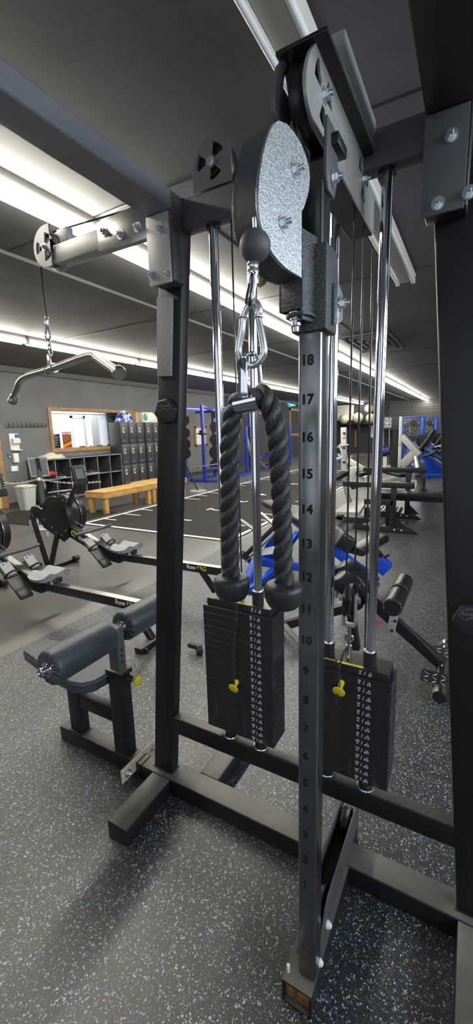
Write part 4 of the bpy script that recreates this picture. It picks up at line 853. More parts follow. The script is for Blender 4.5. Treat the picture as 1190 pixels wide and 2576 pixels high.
# ================================================================ rowing machines (local: +x towards the flywheel)
def rower(loc, rz, label):
    t = thing('rowing_machine', label, 'rowing machine', loc, None, rz, local=True)
    def b(g, n, m, p=t, **k): return g.build(n, m, p, **k)
    # rear foot
    b(G().bx(-0.035, 0.035, -0.16, 0.16, 0.0, 0.045), 'rear_foot', 'frame', bev=0.008)
    b(G().beam((0.0, 0, 0.04), (0.20, 0, 0.29), 0.05, 0.045), 'rear_leg', 'frame', bev=0.006)
    for s_ in (-1, 1): b(G().cyl((-0.045, s_*0.115, 0.02), (-0.045, s_*0.135, 0.02), 0.02, 16), 'foot_cap', 'plastic')
    # monorail
    rail = b(G().beam((-0.06, 0, 0.285), (1.32, 0, 0.265), 0.046, 0.075), 'monorail', 'plastic', bev=0.004)
    b(G().beam((-0.055, 0, 0.3245), (1.31, 0, 0.3045), 0.058, 0.006), 'rail_top', 'steel', rail)
    b(G().bx(-0.085, -0.055, -0.035, 0.035, 0.24, 0.335), 'rail_end', 'plastic', rail, bev=0.004)
    put_text('rail_text', [('Row', -0.080, 0, 0.056), ], (0.20, 0.0236, 0.288), (-1, 0, 0), (0, 0, 1), 'white_plastic', rail, ext=0.0004, bold=0.0012)
    put_text('rail_text', [('ERG', 0.042, 0, 0.058), ], (0.20, 0.0236, 0.288), (-1, 0, 0), (0, 0, 1), 'yellow_ink', rail, ext=0.0004, bold=0.0006)
    # seat with carriage
    sx = 1.12; prof = []
    g = G(); nx, ny = 16, 24; grid = []
    for i in range(nx+1):
        u = i/nx*2-1; row = []
        for j in range(ny+1):
            v = j/ny*2-1
            hw = 0.165*(1-0.10*abs(u)**3); hl = 0.115*(1-0.28*max(0, 1-abs(v)*2.4)*(1 if u < 0 else 0))*(1-0.18*abs(v)**4)
            z = 0.405-0.020*math.cos(v*PI)*(-1)*(1)*0.0+0.014*math.cos(v*2*PI)*(-1)+0.012*(u*u)-0.004
            row.append(V((sx+u*hl, v*hw, z)))
        grid.append(row)
    top = [[g.bm.verts.new(p) for p in r_] for r_ in grid]; bot = [[g.bm.verts.new(V((sx+(p.x-sx)*0.93, p.y*0.93, 0.362))) for p in r_] for r_ in grid]
    for i in range(nx):
        for j in range(ny):
            g.bm.faces.new((top[i][j], top[i+1][j], top[i+1][j+1], top[i][j+1])); g.bm.faces.new((bot[i][j], bot[i][j+1], bot[i+1][j+1], bot[i+1][j]))
    for i in range(nx):
        g.bm.faces.new((top[i][0], bot[i][0], bot[i+1][0], top[i+1][0])); g.bm.faces.new((top[i][ny], top[i+1][ny], bot[i+1][ny], bot[i][ny]))
    for j in range(ny):
        g.bm.faces.new((top[0][j], top[0][j+1], bot[0][j+1], bot[0][j])); g.bm.faces.new((top[nx][j], bot[nx][j], bot[nx][j+1], top[nx][j+1]))
    st = b(g, 'seat', 'grey_plastic', ang=50)
    b(G().bx(sx-0.10, sx+0.10, -0.045, 0.045, 0.318, 0.364), 'seat_carriage', 'plastic', st, bev=0.005)
    for s_ in (-1, 1): b(G().cyl((sx+s_*0.075, -0.052, 0.330), (sx+s_*0.075, 0.052, 0.330), 0.017, 14), 'seat_roller', 'white_plastic', st)
    # boom
    bm_ = b(G().prism([(1.22, 0.20), (1.22, 0.315), (1.36, 0.335), (2.50, 0.735), (2.60, 0.735), (2.64, 0.69), (2.62, 0.62), (2.50, 0.60), (1.40, 0.215)], (0, 0.038, 0), X_, Z_, 0.076), 'boom', 'frame', bev=0.006)
    b(G().beam((1.38, 0, 0.345), (2.05, 0, 0.580), 0.060, 0.008), 'boom_top', 'steel', bm_)
    d = (V((2.50, 0, 0.735))-V((1.36, 0, 0.335))).normalized()
    xd = (-d.x, 0, -d.z); nd = (-d.z, 0, d.x)
    put_text('boom_text', [('concept', 0, 0, 0.082)], (1.69, 0.0388, 0.392), xd, nd, 'white_plastic', bm_, ext=0.0005, bold=0.0015)
    lg = V((1.90, 0.0388, 0.468))
    for s_, rr in ((0, 0.036),):
        g = G().prism([(0.034*math.cos(math.radians(a)), 0.034*math.sin(math.radians(a))) for a in range(60, 301, 15)]+[(0.014*math.cos(math.radians(a)), 0.020*math.sin(math.radians(a))) for a in range(290, 69, -20)], lg, V(xd), V(nd), 0.0008)
        g.prism([(0.008, -0.034), (0.034, -0.034), (0.034, 0.034), (0.008, 0.034), (0.018, 0.022), (0.018, -0.022)], lg, V(xd), V(nd), 0.0008)
        b(g, 'boom_emblem', 'yellow_ink', bm_, smooth=False)
    # foot plates
    for s_ in (-1, 1):
        y = s_*0.115
        fp = b(G().obox((1.44, y, 0.300), 0.36, 0.125, 0.018, ry=math.radians(-42)), 'foot_plate', 'plastic', bev=0.006)
        b(G().obox((1.535, y, 0.405), 0.16, 0.10, 0.020, ry=math.radians(-42)), 'foot_rest', 'grey_plastic', fp, bev=0.008)
        for q in range(4): b(G().obox((1.565+0.012*q, y+0.02*(-1)**q, 0.449+0.011*q), 0.012, 0.010, 0.003, ry=math.radians(-42)), 'peg_hole', 'black_ink', fp)
        b(G().tube([(1.50, y-0.065, 0.345), (1.47, y-0.05, 0.385), (1.455, y, 0.405), (1.47, y+0.05, 0.385), (1.50, y+0.065, 0.345)], 0.010, 8), 'foot_strap', 'black_vinyl', fp)
        b(G().obox((1.34, y, 0.215), 0.10, 0.115, 0.035, ry=math.radians(-42)), 'heel_cup', 'plastic', fp, bev=0.008)
    # front leg and foot
    for p0, p1 in (((2.56, 0, 0.64), (2.33, 0, 0.05)), ((2.12, 0, 0.46), (2.27, 0, 0.05))):
        b(G().beam((p0[0], 0.075, p0[2]), (p1[0], 0.105, p1[2]), 0.035, 0.060, up=(1, 0, 0)), 'front_leg', 'frame', bev=0.005)
    b(G().bx(2.26, 2.33, -0.29, 0.14, 0.0, 0.045), 'front_foot', 'frame', bev=0.008)
    for y in (-0.24,): b(G().cyl((2.235, y-0.02, 0.055), (2.235, y+0.04, 0.055), 0.035, 18), 'transport_wheel', 'rubber')
    # flywheel housing
    C = V((2.15, -0.02, 0.655))
    hs = b(G().lathe([(0.0, -0.085), (0.225, -0.085), (0.232, -0.075), (0.232, 0.075), (0.225, 0.085), (0.0, 0.085)], C, Y_, 56), 'flywheel_housing', 'frame_satin')
    b(G().lathe([(0.0, 0), (0.232, 0.0), (0.238, -0.010), (0.238, -0.055), (0.24, -0.075), (0.11, -0.09), (0.10, -0.075), (0, -0.075)], C+V((0, -0.087, 0)), Y_, 56), 'fan_cage', 'frame', hs)
    b(G().torus(C+V((0, -0.15, 0)), 0.232, 0.005, Y_, 48, 6).torus(C+V((0, -0.095, 0)), 0.236, 0.004, Y_, 48, 6), 'cage_ring', 'steel', hs)
    b(G().prism([(2.02, 0.36), (2.36, 0.50), (2.44, 0.60), (2.10, 0.88), (1.93, 0.90), (1.93, 0.42)], (0, 0.078, 0), X_, Z_, 0.012), 'side_panel', 'frame', hs, bev=0.004)
    for p in ((1.96, 0.85), (1.97, 0.50), (2.05, 0.44), (2.33, 0.60), (2.2, 0.52)): b(G().lathe([(0.009, 0), (0.008, 0.004), (0, 0.005)], (p[0], 0.079, p[1]), Y_, 12), 'panel_bolt', 'zinc', hs)
    b(G().obox((2.36, 0.05, 0.77), 0.07, 0.06, 0.05, ry=0.4), 'damper_lever', 'plastic', hs, bev=0.006)
    b(G().obox((2.14, -0.03, 0.93), 0.26, 0.13, 0.014, ry=0.12), 'device_tray', 'light_grey_metal', hs, bev=0.004)
    b(G().prism([(2.27, 0.40), (2.31, 0.42), (2.31, 0.47), (2.27, 0.46)], (0, 0.087, 0), X_, Z_, 0.0008), 'info_sticker', 'paper', hs, smooth=False)
    # monitor arm and monitor
    b(G().tube([(1.98, 0, 0.74), (1.90, 0, 0.90), (1.83, 0, 0.99), (1.78, 0, 1.07)], [0.030, 0.028, 0.026, 0.024], 12), 'monitor_arm', 'plastic')
    mo = b(G().obox((1.745, 0, 1.13), 0.035, 0.17, 0.215, ry=0.22), 'monitor', 'plastic', bev=0.010, seg=3)
    b(G().obox((1.724, 0.012, 1.146), 0.004, 0.105, 0.110, ry=0.22), 'monitor_screen', 'screen', mo)
    for k in range(5): b(G().obox((1.7235-0.0, -0.066, 1.20-0.024*k), 0.006, 0.018, 0.009, ry=0.22), 'monitor_button', 'grey_plastic', mo)
    for k in range(3): b(G().obox((1.738, 0.045-0.035*k, 1.068), 0.006, 0.022, 0.012, ry=0.22), 'monitor_button', 'white_plastic', mo)
    # handle and chain
    hn = b(G().tube([(1.60, 0.26, 0.530), (1.625, 0.12, 0.515), (1.64, 0.03, 0.510), (1.64, -0.03, 0.510), (1.625, -0.12, 0.515), (1.60, -0.26, 0.530)], 0.0165, 14), 'handle', 'vinyl')
    b(G().prism([(-0.10, 0.0), (0.10, 0.0), (0.03, 0.055), (-0.03, 0.055)], (1.645, 0, 0.515), Y_, V((0.9, 0, 0.35)), 0.006), 'handle_web', 'plastic', hn)
    b(G().tube([(1.69, 0, 0.53), (1.96, 0, 0.62)], 0.004, 8), 'drive_chain', 'zinc')
    return t
rw = rower((-2.00, 3.10, 0), PI, 'far rowing machine with black boom, grey seat and monitor behind the lat seat')
rw2 = copy_tree(rw); rw2.location = (-2.00, 2.17, 0); rw2['label'] = 'nearer rowing machine cut by the left edge, its rail end behind the thigh roller'
tag(G().cyl((-1.62, 2.20, 0.035), (-1.595, 2.23, 0.035), 0.034, 20).bx(-1.70, -1.60, 2.205, 2.235, 0.03, 0.06).build('caster_wheel', 'rubber'), 'small black caster wheel on the floor peeking out left of the left weight stack', 'wheel')

# ================================================================ wall side: bin, shelf, lockers, benches
bn = thing('waste_bin', 'tall grey plastic waste bin with a red logo standing by the door', 'bin', (-8.40, 5.50, 0))
bb = G(); rings = []
for hw, z in ((0.12, 0.0), (0.16, 0.47), (0.165, 0.50), (0.175, 0.505), (0.175, 0.535), (0.155, 0.535), (0.150, 0.47), (0.115, 0.015)):
    rings.append([bb.bm.verts.new((-8.40+hw*sx_, 5.50+hw*sy_, z)) for i, (sx_, sy_) in enumerate(((-1, -.8), (-.8, -1), (.8, -1), (1, -.8), (1, .8), (.8, 1), (-.8, 1), (-1, .8)))])
for A, B in zip(rings, rings[1:]):
    for k in range(8): bb.bm.faces.new((A[k], A[(k+1) % 8], B[(k+1) % 8], B[k]))
bb.bm.faces.new(rings[0][::-1]); bb.bm.faces.new(rings[-1]); bb.build('bin_body', 'bin', bn)
G().torus((-8.40, 5.50, 0.52), 0.165, 0.022, Z_, 30, 8).build('bin_liner', 'white_plastic', bn)
G().lathe([(0.032, 0), (0.032, 0.002)], (-8.35, 5.352, 0.42), (0.3, -1, 0.1), 20).build('logo', 'red', bn)
# cube shelf
sh = thing('cube_shelf', 'long low dark grey cube shelf under the office window', 'shelf', (-8.85, 7.35, 0)); sy0, sy1, sxf, sxb, sz0, sz1 = 6.05, 8.66, -8.65, -9.07, 0.06, 1.04
g = G(); g.bx(sxb, sxf, sy0, sy1, sz1-0.03, sz1).bx(sxb, sxf, sy0, sy1, sz0, sz0+0.03).bx(sxb, sxf, sy0, sy1, 0.545, 0.57).bx(sxb, sxb+0.01, sy0, sy1, sz0, sz1); g.build('shelf_boards', 'shelf', sh)
G().bx(sxb, sxf-0.02, sy0, sy1, 0, sz0).build('plinth', 'plastic', sh)
for k in range(7):
    y = sy0+(sy1-sy0-0.02)*k/6
    G().bx(sxb, sxf, y, y+0.02, sz0, sz1).build('divider', 'shelf', sh)
    G().bx(sxf, sxf+0.003, y-0.001, y+0.021, sz0, sz1).build('divider_edge', 'shelf_edge', sh)
for z in (sz0, 0.545, sz1-0.03): G().bx(sxf, sxf+0.003, sy0, sy1, z, z+0.028).build('board_edge', 'shelf_edge', sh)
def shoe(c, rz, label):
    t = thing('shoe', label, 'shoe', c, 'grey shoes on the cube shelf', rz, local=True)
    G().prism([(-0.13, -0.03), (-0.05, -0.04), (0.10, -0.045), (0.14, -0.02), (0.14, 0.02), (0.10, 0.045), (-0.05, 0.038), (-0.13, 0.03)], (0, 0, 0), X_, Y_, 0.022).build('sole', 'white_plastic', t, bev=0.006)
    G().prism([(-0.13, 0.02), (0.138, 0.02), (0.125, 0.048), (0.05, 0.062), (-0.02, 0.095), (-0.06, 0.085), (-0.125, 0.105), (-0.135, 0.06)], (0, 0.034, 0), X_, Z_, 0.068).build('upper', 'vinyl', t, bev=0.014, seg=3)
shoe((-8.76, 7.62, 0.571), 0.5, 'grey shoe on the cube shelf, the nearer of the pair'); shoe((-8.75, 7.75, 0.571), 0.35, 'grey shoe on the cube shelf, the farther of the pair')
shoe((-8.78, 6.72, 0.571), 0.2, 'small dark shoe alone in a cube left of the grey pair')
# towel heap on the shelf
def heap(name, c, sx, sy, sz, m, label, cat, seed, parts=None):
    rnd = random.Random(seed); g = G(); n, mm_ = 30, 14; rings = []
    for i in range(mm_+1):
        ph = PI/2*i/mm_; row = []
        for k in range(n):
            th = 2*PI*k/n; r_ = math.cos(ph)**0.7*(1+0.10*math.sin(3*th+seed)+0.06*math.sin(7*th+seed*2+i*0.4)); z = math.sin(ph)*(1+0.14*math.sin(4*th+i*0.7+seed))
            row.append(g.bm.verts.new((c[0]+sx*r_*math.cos(th), c[1]+sy*r_*math.sin(th), c[2]+sz*max(0, z)*(0.85+0.15*math.sin(th*2+seed)))))
        rings.append(row)
    for A, B in zip(rings, rings[1:]):
        for k in range(n): g.bm.faces.new((A[k], A[(k+1) % n], B[(k+1) % n], B[k]))
    g.bm.faces.new(rings[0][::-1])
    return tag(g.build(name, m, ang=80), label, cat)
heap('towel', (-8.82, 6.52, 1.041), 0.20, 0.36, 0.13, 'cream', 'crumpled cream towel lying on the cube shelf', 'towel', 3)
# lockers
def lockers(y0, n, label):
    t = thing('locker_bank', label, 'lockers', (-8.87, y0+n*0.165, 0)); xf = -8.65; wd = 0.33
    G().bx(-9.08, xf-0.018, y0, y0+n*wd, 0.10, 1.90).build('body', 'locker', t, bev=0.003)
    G().bx(-9.05, xf-0.05, y0+0.01, y0+n*wd-0.01, 0.0, 0.10).build('plinth', 'plastic', t)
    for c in range(n):
        for r_ in range(3):
            ya, yb, za, zb = y0+c*wd+0.012, y0+(c+1)*wd-0.012, 0.12+r_*0.59, 0.12+(r_+1)*0.59-0.012
            d = G().bx(xf-0.018, xf, ya, yb, za, zb).build('door', 'locker', t, bev=0.003)
            zl = za+0.40
            G().prism([(-0.034, -0.06), (-0.024, -0.075), (0.024, -0.075), (0.034, -0.06), (0.034, 0.06), (0.024, 0.075), (-0.024, 0.075), (-0.034, 0.06)], (xf+0.001, ya+0.12, zl-0.02), Y_, Z_, 0.004).build('latch_plate', 'white_metal', d)
            G().bx(xf+0.005, xf+0.012, ya+0.105, ya+0.135, zl-0.06, zl+0.03).build('latch', 'plastic', d)
            g = G()
            for zz in (zb-0.09, za+0.05):
                for q in range(4):
                    for yy in (ya+0.09, ya+0.17): g.bx(xf, xf+0.003, yy-0.03, yy+0.028, zz+q*0.018, zz+q*0.018+0.007)
            g.build('louvres', 'shelf_edge', d, smooth=False)
    return t
lockers(8.69, 3, 'nearer bank of charcoal lockers, three doors wide, beside the cube shelf')
lockers(9.74, 3, 'farther bank of charcoal lockers half hidden by the left upright')
G().bx(-9.02, -8.70, 8.60, 8.62, 0, 0.001) if False else None
bg = heap('plastic_bag', (-8.84, 9.06, 1.901), 0.20, 0.30, 0.30, 'printed_bag', 'crumpled blue and white printed bag on top of the nearer lockers', 'bag', 5)
tag(G().bx(-9.0, -8.70, 9.42, 9.50, 1.901, 2.20).bx(-9.0, -8.78, 9.50, 9.62, 1.901, 2.19).build('cardboard_box', 'card', bev=0.003), 'small brown cardboard box on the lockers between the blue bag and white packs', 'box')
pk = thing('white_pack', 'white and green plastic wrapped pack on top of the farther lockers', 'pack', (-8.85, 10.0, 1.9))
G().prism([(9.75, 1.901), (10.42, 1.901), (10.40, 2.10), (10.20, 2.21), (9.75, 2.20)], (-8.98, 0, 0), Y_, Z_, 0.25).build('wrapping', 'white_plastic', pk, bev=0.02)
G().sphere((-8.725, 9.86, 2.06), 0.11, 16, (0.1, 0.9, 1)).build('green_print', 'teal', pk); G().sphere((-8.72, 9.93, 2.12), 0.06, 12, (0.15, 1, 1)).build('yellow_print', 'yellow_ink', pk)
# wooden benches
def bench(x0, x1, y0, y1, label):
    t = thing('wooden_bench', label, 'bench', ((x0+x1)/2, (y0+y1)/2, 0))
    G().bx(x0, x1, y0, y1, 0.415, 0.452).build('seat_board', 'wood', t, bev=0.004)
    for a, b_, c, d in ((x0, x1, y0, y0+0.038), (x0, x1, y1-0.038, y1), (x0, x0+0.038, y0+0.038, y1-0.038), (x1-0.038, x1, y0+0.038, y1-0.038)):
        G().bx(a, b_, c, d, 0.327, 0.415).build('apron', 'wood', t, bev=0.003)
    for x in (x0+0.04, x1-0.13):
        for y in (y0+0.04, y1-0.13): G().bx(x, x+0.09, y, y+0.09, 0, 0.415).build('leg', 'wood', t, bev=0.003)
    return t
bench(-6.78, -6.22, 5.70, 7.12, 'pine wooden bench with thick apron beside the turf, nearer of two end to end')
bench(-6.95, -6.25, 7.16, 8.45, 'pine wooden bench continuing behind the nearer one and the left upright')

# post with sign, chain barrier
po = thing('sign_post', 'dark post on a round weight base holding a tilted sign frame by the bin', 'stand', (-6.32, 4.42, 0))
G().bx(-6.35, -6.29, 4.39, 4.45, 0.03, 1.03).build('pole', 'dark_plate', po, bev=0.004)
G().lathe([(0.0, 0), (0.20, 0.0), (0.21, 0.012), (0.21, 0.03), (0.19, 0.045), (0, 0.05)], (-6.32, 4.42, 0), Z_, 36).build('weight_base', 'light_grey_metal', po)
G().bx(-6.50, -6.40, 4.24, 4.36, 0.05, 0.17).build('base_block', 'light_grey_metal', po, bev=0.008)
fr = G(); sc_ = V((-6.30, 4.41, 1.06)); xd = V((0.45, 0.89, 0)).normalized(); yd = V((0.16, -0.20, 0.96)).normalized()
def fr_box(g, x0, x1, y0, y1, z0, z1): return g._box(sc_+xd*(x0+x1)/2+yd*(y0+y1)/2+xd.cross(yd)*(z0+z1)/2, xd*(x1-x0)/2, yd*(y1-y0)/2, xd.cross(yd)*(z1-z0)/2)
fr_box(G(), -0.13, 0.13, -0.16, 0.16, -0.006, 0.0).build('sign_back', 'shelf_edge', po)
g = G(); fr_box(g, -0.15, 0.15, 0.14, 0.17, -0.008, 0.008); fr_box(g, -0.15, 0.15, -0.17, -0.14, -0.008, 0.008); fr_box(g, -0.15, -0.125, -0.17, 0.17, -0.008, 0.008); fr_box(g, 0.125, 0.15, -0.17, 0.17, -0.008, 0.008); g.build('sign_frame', 'light_grey_metal', po)
fr_box(G(), -0.03, 0.03, -0.14, 0.16, 0.004, 0.016).build('sign_clamp', 'plastic', po)
G().sphere((-6.29, 4.38, 0.86), 0.03).build('chain_hook', 'white_plastic', po)
def chain(name, pts, label):
    P = loop_pts(pts, 40); L_ = 0.052; g = G(); acc = 0; last = P[0]; k = 0
    for p in P[1:]:
        if (p-last).length >= L_*0.78:
            d = (p-last).normalized(); c = (p+last)/2; s_ = d.cross(Z_).normalized() if k % 2 else d.cross(Z_).cross(d).normalized()
            g.tube([c+d*L_/2*math.cos(a)+s_*L_*0.28*math.sin(a) for a in [2*PI*i/8 for i in range(8)]], 0.0055, 5, closed=True); last = p; k += 1
    return tag(g.build(name, 'beige'), label, 'chain')
chain('barrier_chain', [(-6.350,3.754,0.884), (-6.350,3.941,0.837), (-6.350,4.144,0.831), (-6.350,4.362,0.852), (-6.29, 4.40, 0.86)], 'cream plastic chain sagging from the left edge to the sign post')
chain('barrier_chain', [(-6.29, 4.40, 0.86), (-6.30, 4.75, 0.77), (-6.28, 5.15, 0.70), (-6.30, 5.60, 0.67), (-6.30, 5.72, 0.66)], 'cream plastic chain running from the sign post to the wooden bench')
chain('barrier_chain', [(-6.25, 4.42, 0.86), (-6.24, 4.44, 0.78), (-6.24, 4.44, 0.68)], 'short loose tail of cream chain dangling from the sign post')
tag(G().bx(-6.31, -6.29, 4.50, 4.74, 0.905, 0.94).bx(-6.33, -6.31, 4.52, 4.70, 0.94, 0.965).build('resistance_bands', 'red', bev=0.006), 'small red and black bundle hung beside the sign frame', 'bands')

# things on the left wall
hr = thing('hook_rail', 'grey wall rail with ten coat hooks left of the office window', 'coat rack', (-9.08, 6.2, 1.84))
G().bx(-9.1, -9.085, 5.66, 6.70, 1.79, 1.90).build('rail_board', 'wall', hr, bev=0.004)
G().bx(-9.1, -9.075, 5.66, 6.70, 1.785, 1.797).build('rail_lip', 'plastic', hr)
for k in range(10):
    y = 5.73+k*0.103; G().tube([(-9.085, y, 1.89), (-9.06, y, 1.88), (-9.05, y, 1.85), (-9.075, y, 1.825), (-9.04, y, 1.812), (-9.02, y, 1.835)], 0.007, 8).build('hook', 'plastic', hr)
sd = thing('sanitiser_dispenser', 'white wall sanitiser dispenser with drip tray below the hook rail', 'dispenser', (-9.08, 5.82, 1.45))
G().bx(-9.1, -9.07, 5.71, 5.93, 1.28, 1.65).build('back_plate', 'white_plastic', sd, bev=0.01)
G().bx(-9.08, -8.98, 5.74, 5.92, 1.42, 1.54).build('dispenser_head', 'white_plastic', sd, bev=0.02)
G().bx(-9.08, -9.00, 5.76, 5.95, 1.265, 1.285).build('drip_tray', 'white_plastic', sd, bev=0.005)
G().bx(-9.07, -9.068, 5.84, 5.92, 1.55, 1.63).build('printed_notice', 'bluebag', sd)
tag(G().bx(-9.1, -9.02, 5.73, 5.85, 1.0, 1.21).build('towel_dispenser', 'white_plastic', bev=0.012), 'plain white box dispenser between the sanitiser and the blue keypad', 'dispenser')
kp = thing('keypad', 'small white wall unit with a lit blue screen below the dispensers', 'control panel', (-9.08, 5.75, 0.86))
G().bx(-9.1, -9.065, 5.66, 5.83, 0.80, 0.925).build('casing', 'white_plastic', kp, bev=0.008)
G().bx(-9.066, -9.062, 5.69, 5.76, 0.82, 0.905).build('lit_screen', 'bluescreen', kp)
G().bx(-9.1, -9.07, 5.64, 5.68, 1.12, 1.22).build('switch', 'wall', kp); G().sphere((-9.07, 5.665, 1.135), 0.012, 10).build('indicator', 'greenlamp', kp)

# ================================================================ racks and benches behind the turf
def hb(parent, name, m, p0, p1, w=0.07, h=0.07, up=(0, 0, 1)): return G().beam(p0, p1, w, h, up).build(name, m, parent, bev=0.006)
def plate_disc(parent, c, ax, r, name='weight_disc'):
    d = G().lathe([(0.0, -0.018), (0.025, -0.02), (0.03, -0.012), (r*0.85, -0.012), (r*0.88, -0.02), (r, -0.018), (r, 0.018), (r*0.88, 0.02), (r*0.85, 0.012), (0.03, 0.012), (0.025, 0.02), (0, 0.018)], c, ax, 32).build(name, 'plastic', parent)
    return d
def rack(posts, beams, label):
    c = posts[0]; t = thing('power_rack', label, 'squat rack', (c[0], c[1], 0))
    for x, y, z in posts:
        up_ = hb(t, 'upright', 'rack_blue', (x, y, 0.05), (x, y, z), 0.08, 0.08, up=(0, 1, 0))
        for k in range(int((z-0.5)/0.1)): G().cyl((x-0.002, y-0.042, 0.5+k*0.1), (x-0.002, y-0.0395, 0.5+k*0.1), 0.011, 10).build('pin_hole', 'black_ink', up_)
    for p0, p1 in beams: hb(t, 'base_beam' if max(p0[2], p1[2]) < 0.1 else 'cross_rail' if max(p0[2], p1[2]) < 1 else 'top_beam', 'rack_blue', p0, p1)
    return t
ra = rack([(-7.40, 10.95, 2.38), (-7.80, 12.2, 2.30), (-7.12, 13.28, 1.72)], [((-7.95, 10.92, 0.04), (-6.95, 10.98, 0.04)), ((-6.98, 10.98, 0.04), (-7.05, 13.4, 0.04)), ((-7.95, 10.92, 0.04), (-8.0, 13.3, 0.04)), ((-8.0, 13.3, 0.04), (-7.1, 13.3, 0.04)), ((-7.40, 10.98, 0.42), (-7.02, 11.3, 0.42)), ((-7.40, 11.0, 2.34), (-7.80, 12.2, 2.26)), ((-7.80, 12.2, 2.1), (-7.6, 12.2, 2.34)), ((-7.6, 12.2, 2.34), (-7.2, 12.6, 2.36)), ((-8.5, 12.2, 2.24), (-7.80, 12.2, 2.24)), ((-7.12, 13.28, 0.5), (-8.0, 13.28, 0.5))], 'blue power rack with dark storage plates seen left of the hanging rope')
for z, r_ in ((2.12, 0.11), (1.72, 0.17), (1.30, 0.19), (0.86, 0.225), (0.42, 0.225)):
    dk = plate_disc(ra, (-7.70, 12.12, z), (0.3, -1, 0), r_)
    G().bx(-7.60, -7.53, 12.06, 12.08, z-0.03, z+0.03).build('plate_print', 'white_ink', dk)
G().cyl((-7.55, 10.55, 0.50), (-6.6, 10.95, 0.62), 0.018, 12).cyl((-7.62, 10.52, 0.495), (-7.35, 10.635, 0.528), 0.026, 12).build('landmine_bar', 'steel', ra)
G().tube([(-7.38, 12.3, 1.7), (-7.36, 12.3, 1.0), (-7.28, 12.28, 0.45)], 0.035, 10).build('resistance_band', 'green', ra)
G().obox((-7.40, 10.88, 1.55), 0.12, 0.09, 0.14).cyl((-7.55, 10.86, 1.52), (-7.2, 10.86, 1.50), 0.02, 10).build('bar_hook', 'plastic', ra, bev=0.006)
rb = rack([(-7.15, 15.6, 1.72), (-7.0, 17.1, 1.72), (-8.2, 15.6, 2.3)], [((-8.2, 15.6, 0.04), (-7.1, 15.6, 0.04)), ((-7.1, 15.6, 0.04), (-7.0, 17.2, 0.04)), ((-7.15, 15.6, 0.5), (-8.2, 15.6, 0.5)), ((-8.2, 17.1, 0.04), (-7.0, 17.1, 0.04)), ((-8.2, 17.1, 0.5), (-7.0, 17.1, 0.5)), ((-8.2, 15.6, 2.28), (-8.0, 16.6, 2.28))], 'blue power rack farther back, right of the rope and left of the numbered post')
for z in (1.6, 1.2, 0.8): plate_disc(rb, (-7.95, 15.5, z), (0.3, -1, 0), 0.2)
rc = rack([(-8.75, 11.2, 2.30), (-8.3, 11.2, 2.3)], [((-8.75, 11.2, 0.04), (-8.3, 11.2, 0.04)), ((-8.75, 11.2, 0.04), (-8.75, 12.0, 0.04)), ((-8.75, 11.2, 2.26), (-8.2, 11.2, 2.26))], 'blue rack against the grey wall, mostly hidden behind the left upright')
for z in (1.95, 1.55, 1.2, 0.9): plate_disc(rc, (-8.2, 11.1, z), (0.2, -1, 0), 0.18)
# leaning bar on a round base with a tag
ls = thing('bar_stand', 'thin black leaning bar with white tag on a round grey base', 'stand', (-6.15, 8.75, 0))
G().lathe([(0.0, 0), (0.22, 0), (0.225, 0.012), (0.22, 0.035), (0.06, 0.04), (0, 0.04)], (-6.35, 9.05, 0.0), Z_, 36).build('round_base', 'light_grey_metal', ls)
G().tube([(-6.35, 9.05, 0.03), (-6.68, 8.85, 1.0)], 0.022, 12).build('bar', 'plastic', ls)
G().obox((-6.72, 8.80, 0.98), 0.02, 0.14, 0.34, rz=0.5, rx=0.15).build('white_tag', 'paper', ls)
G().obox((-6.62, 8.80, 0.58), 0.05, 0.18, 0.28, rz=0.5).tube([(-6.70, 8.72, 0.75), (-6.58, 8.85, 0.85)], 0.02, 8).build('battery_pack', 'plastic', ls, bev=0.01)
# black incline bench
def incline(x, y, label):
    t = thing('incline_bench', label, 'bench', (x, y, 0))
    hb(t, 'base', 'dark_plate', (x-0.3, y, 0.05), (x+0.9, y, 0.05), 0.08, 0.05); hb(t, 'foot', 'dark_plate', (x-0.3, y-0.3, 0.04), (x-0.3, y+0.3, 0.04), 0.06, 0.05); hb(t, 'foot', 'dark_plate', (x+0.9, y-0.3, 0.04), (x+0.9, y+0.3, 0.04), 0.06, 0.05)
    hb(t, 'post', 'dark_plate', (x+0.1, y, 0.05), (x-0.05, y, 0.8), 0.06, 0.06, up=(0, 1, 0)); hb(t, 'strut', 'dark_plate', (x+0.6, y, 0.08), (x+0.2, y, 0.5), 0.05, 0.05)
    G().beam((x-0.05, y, 0.55), (x-0.30, y, 1.35), 0.27, 0.07, up=(1, 0, 0)).build('back_pad', 'vinyl', t, bev=0.02, seg=3)
    G().beam((x+0.0, y, 0.5), (x+0.38, y, 0.52), 0.28, 0.07).build('seat_pad', 'vinyl', t, bev=0.02, seg=3)
incline(-7.55, 14.6, 'dark grey incline bench glimpsed between the chrome rod and the right rope strand')
tag(G().tube([(-8.8, 14.9, 0.02), (-8.8, 14.9, 2.05), (-8.6, 14.8, 2.12), (-8.4, 14.7, 2.05), (-8.4, 14.7, 0.02)], 0.03, 10).build('steel_hoop', 'steel'), 'bent steel hoop frame standing behind the rope by the dark wall', 'hoop')
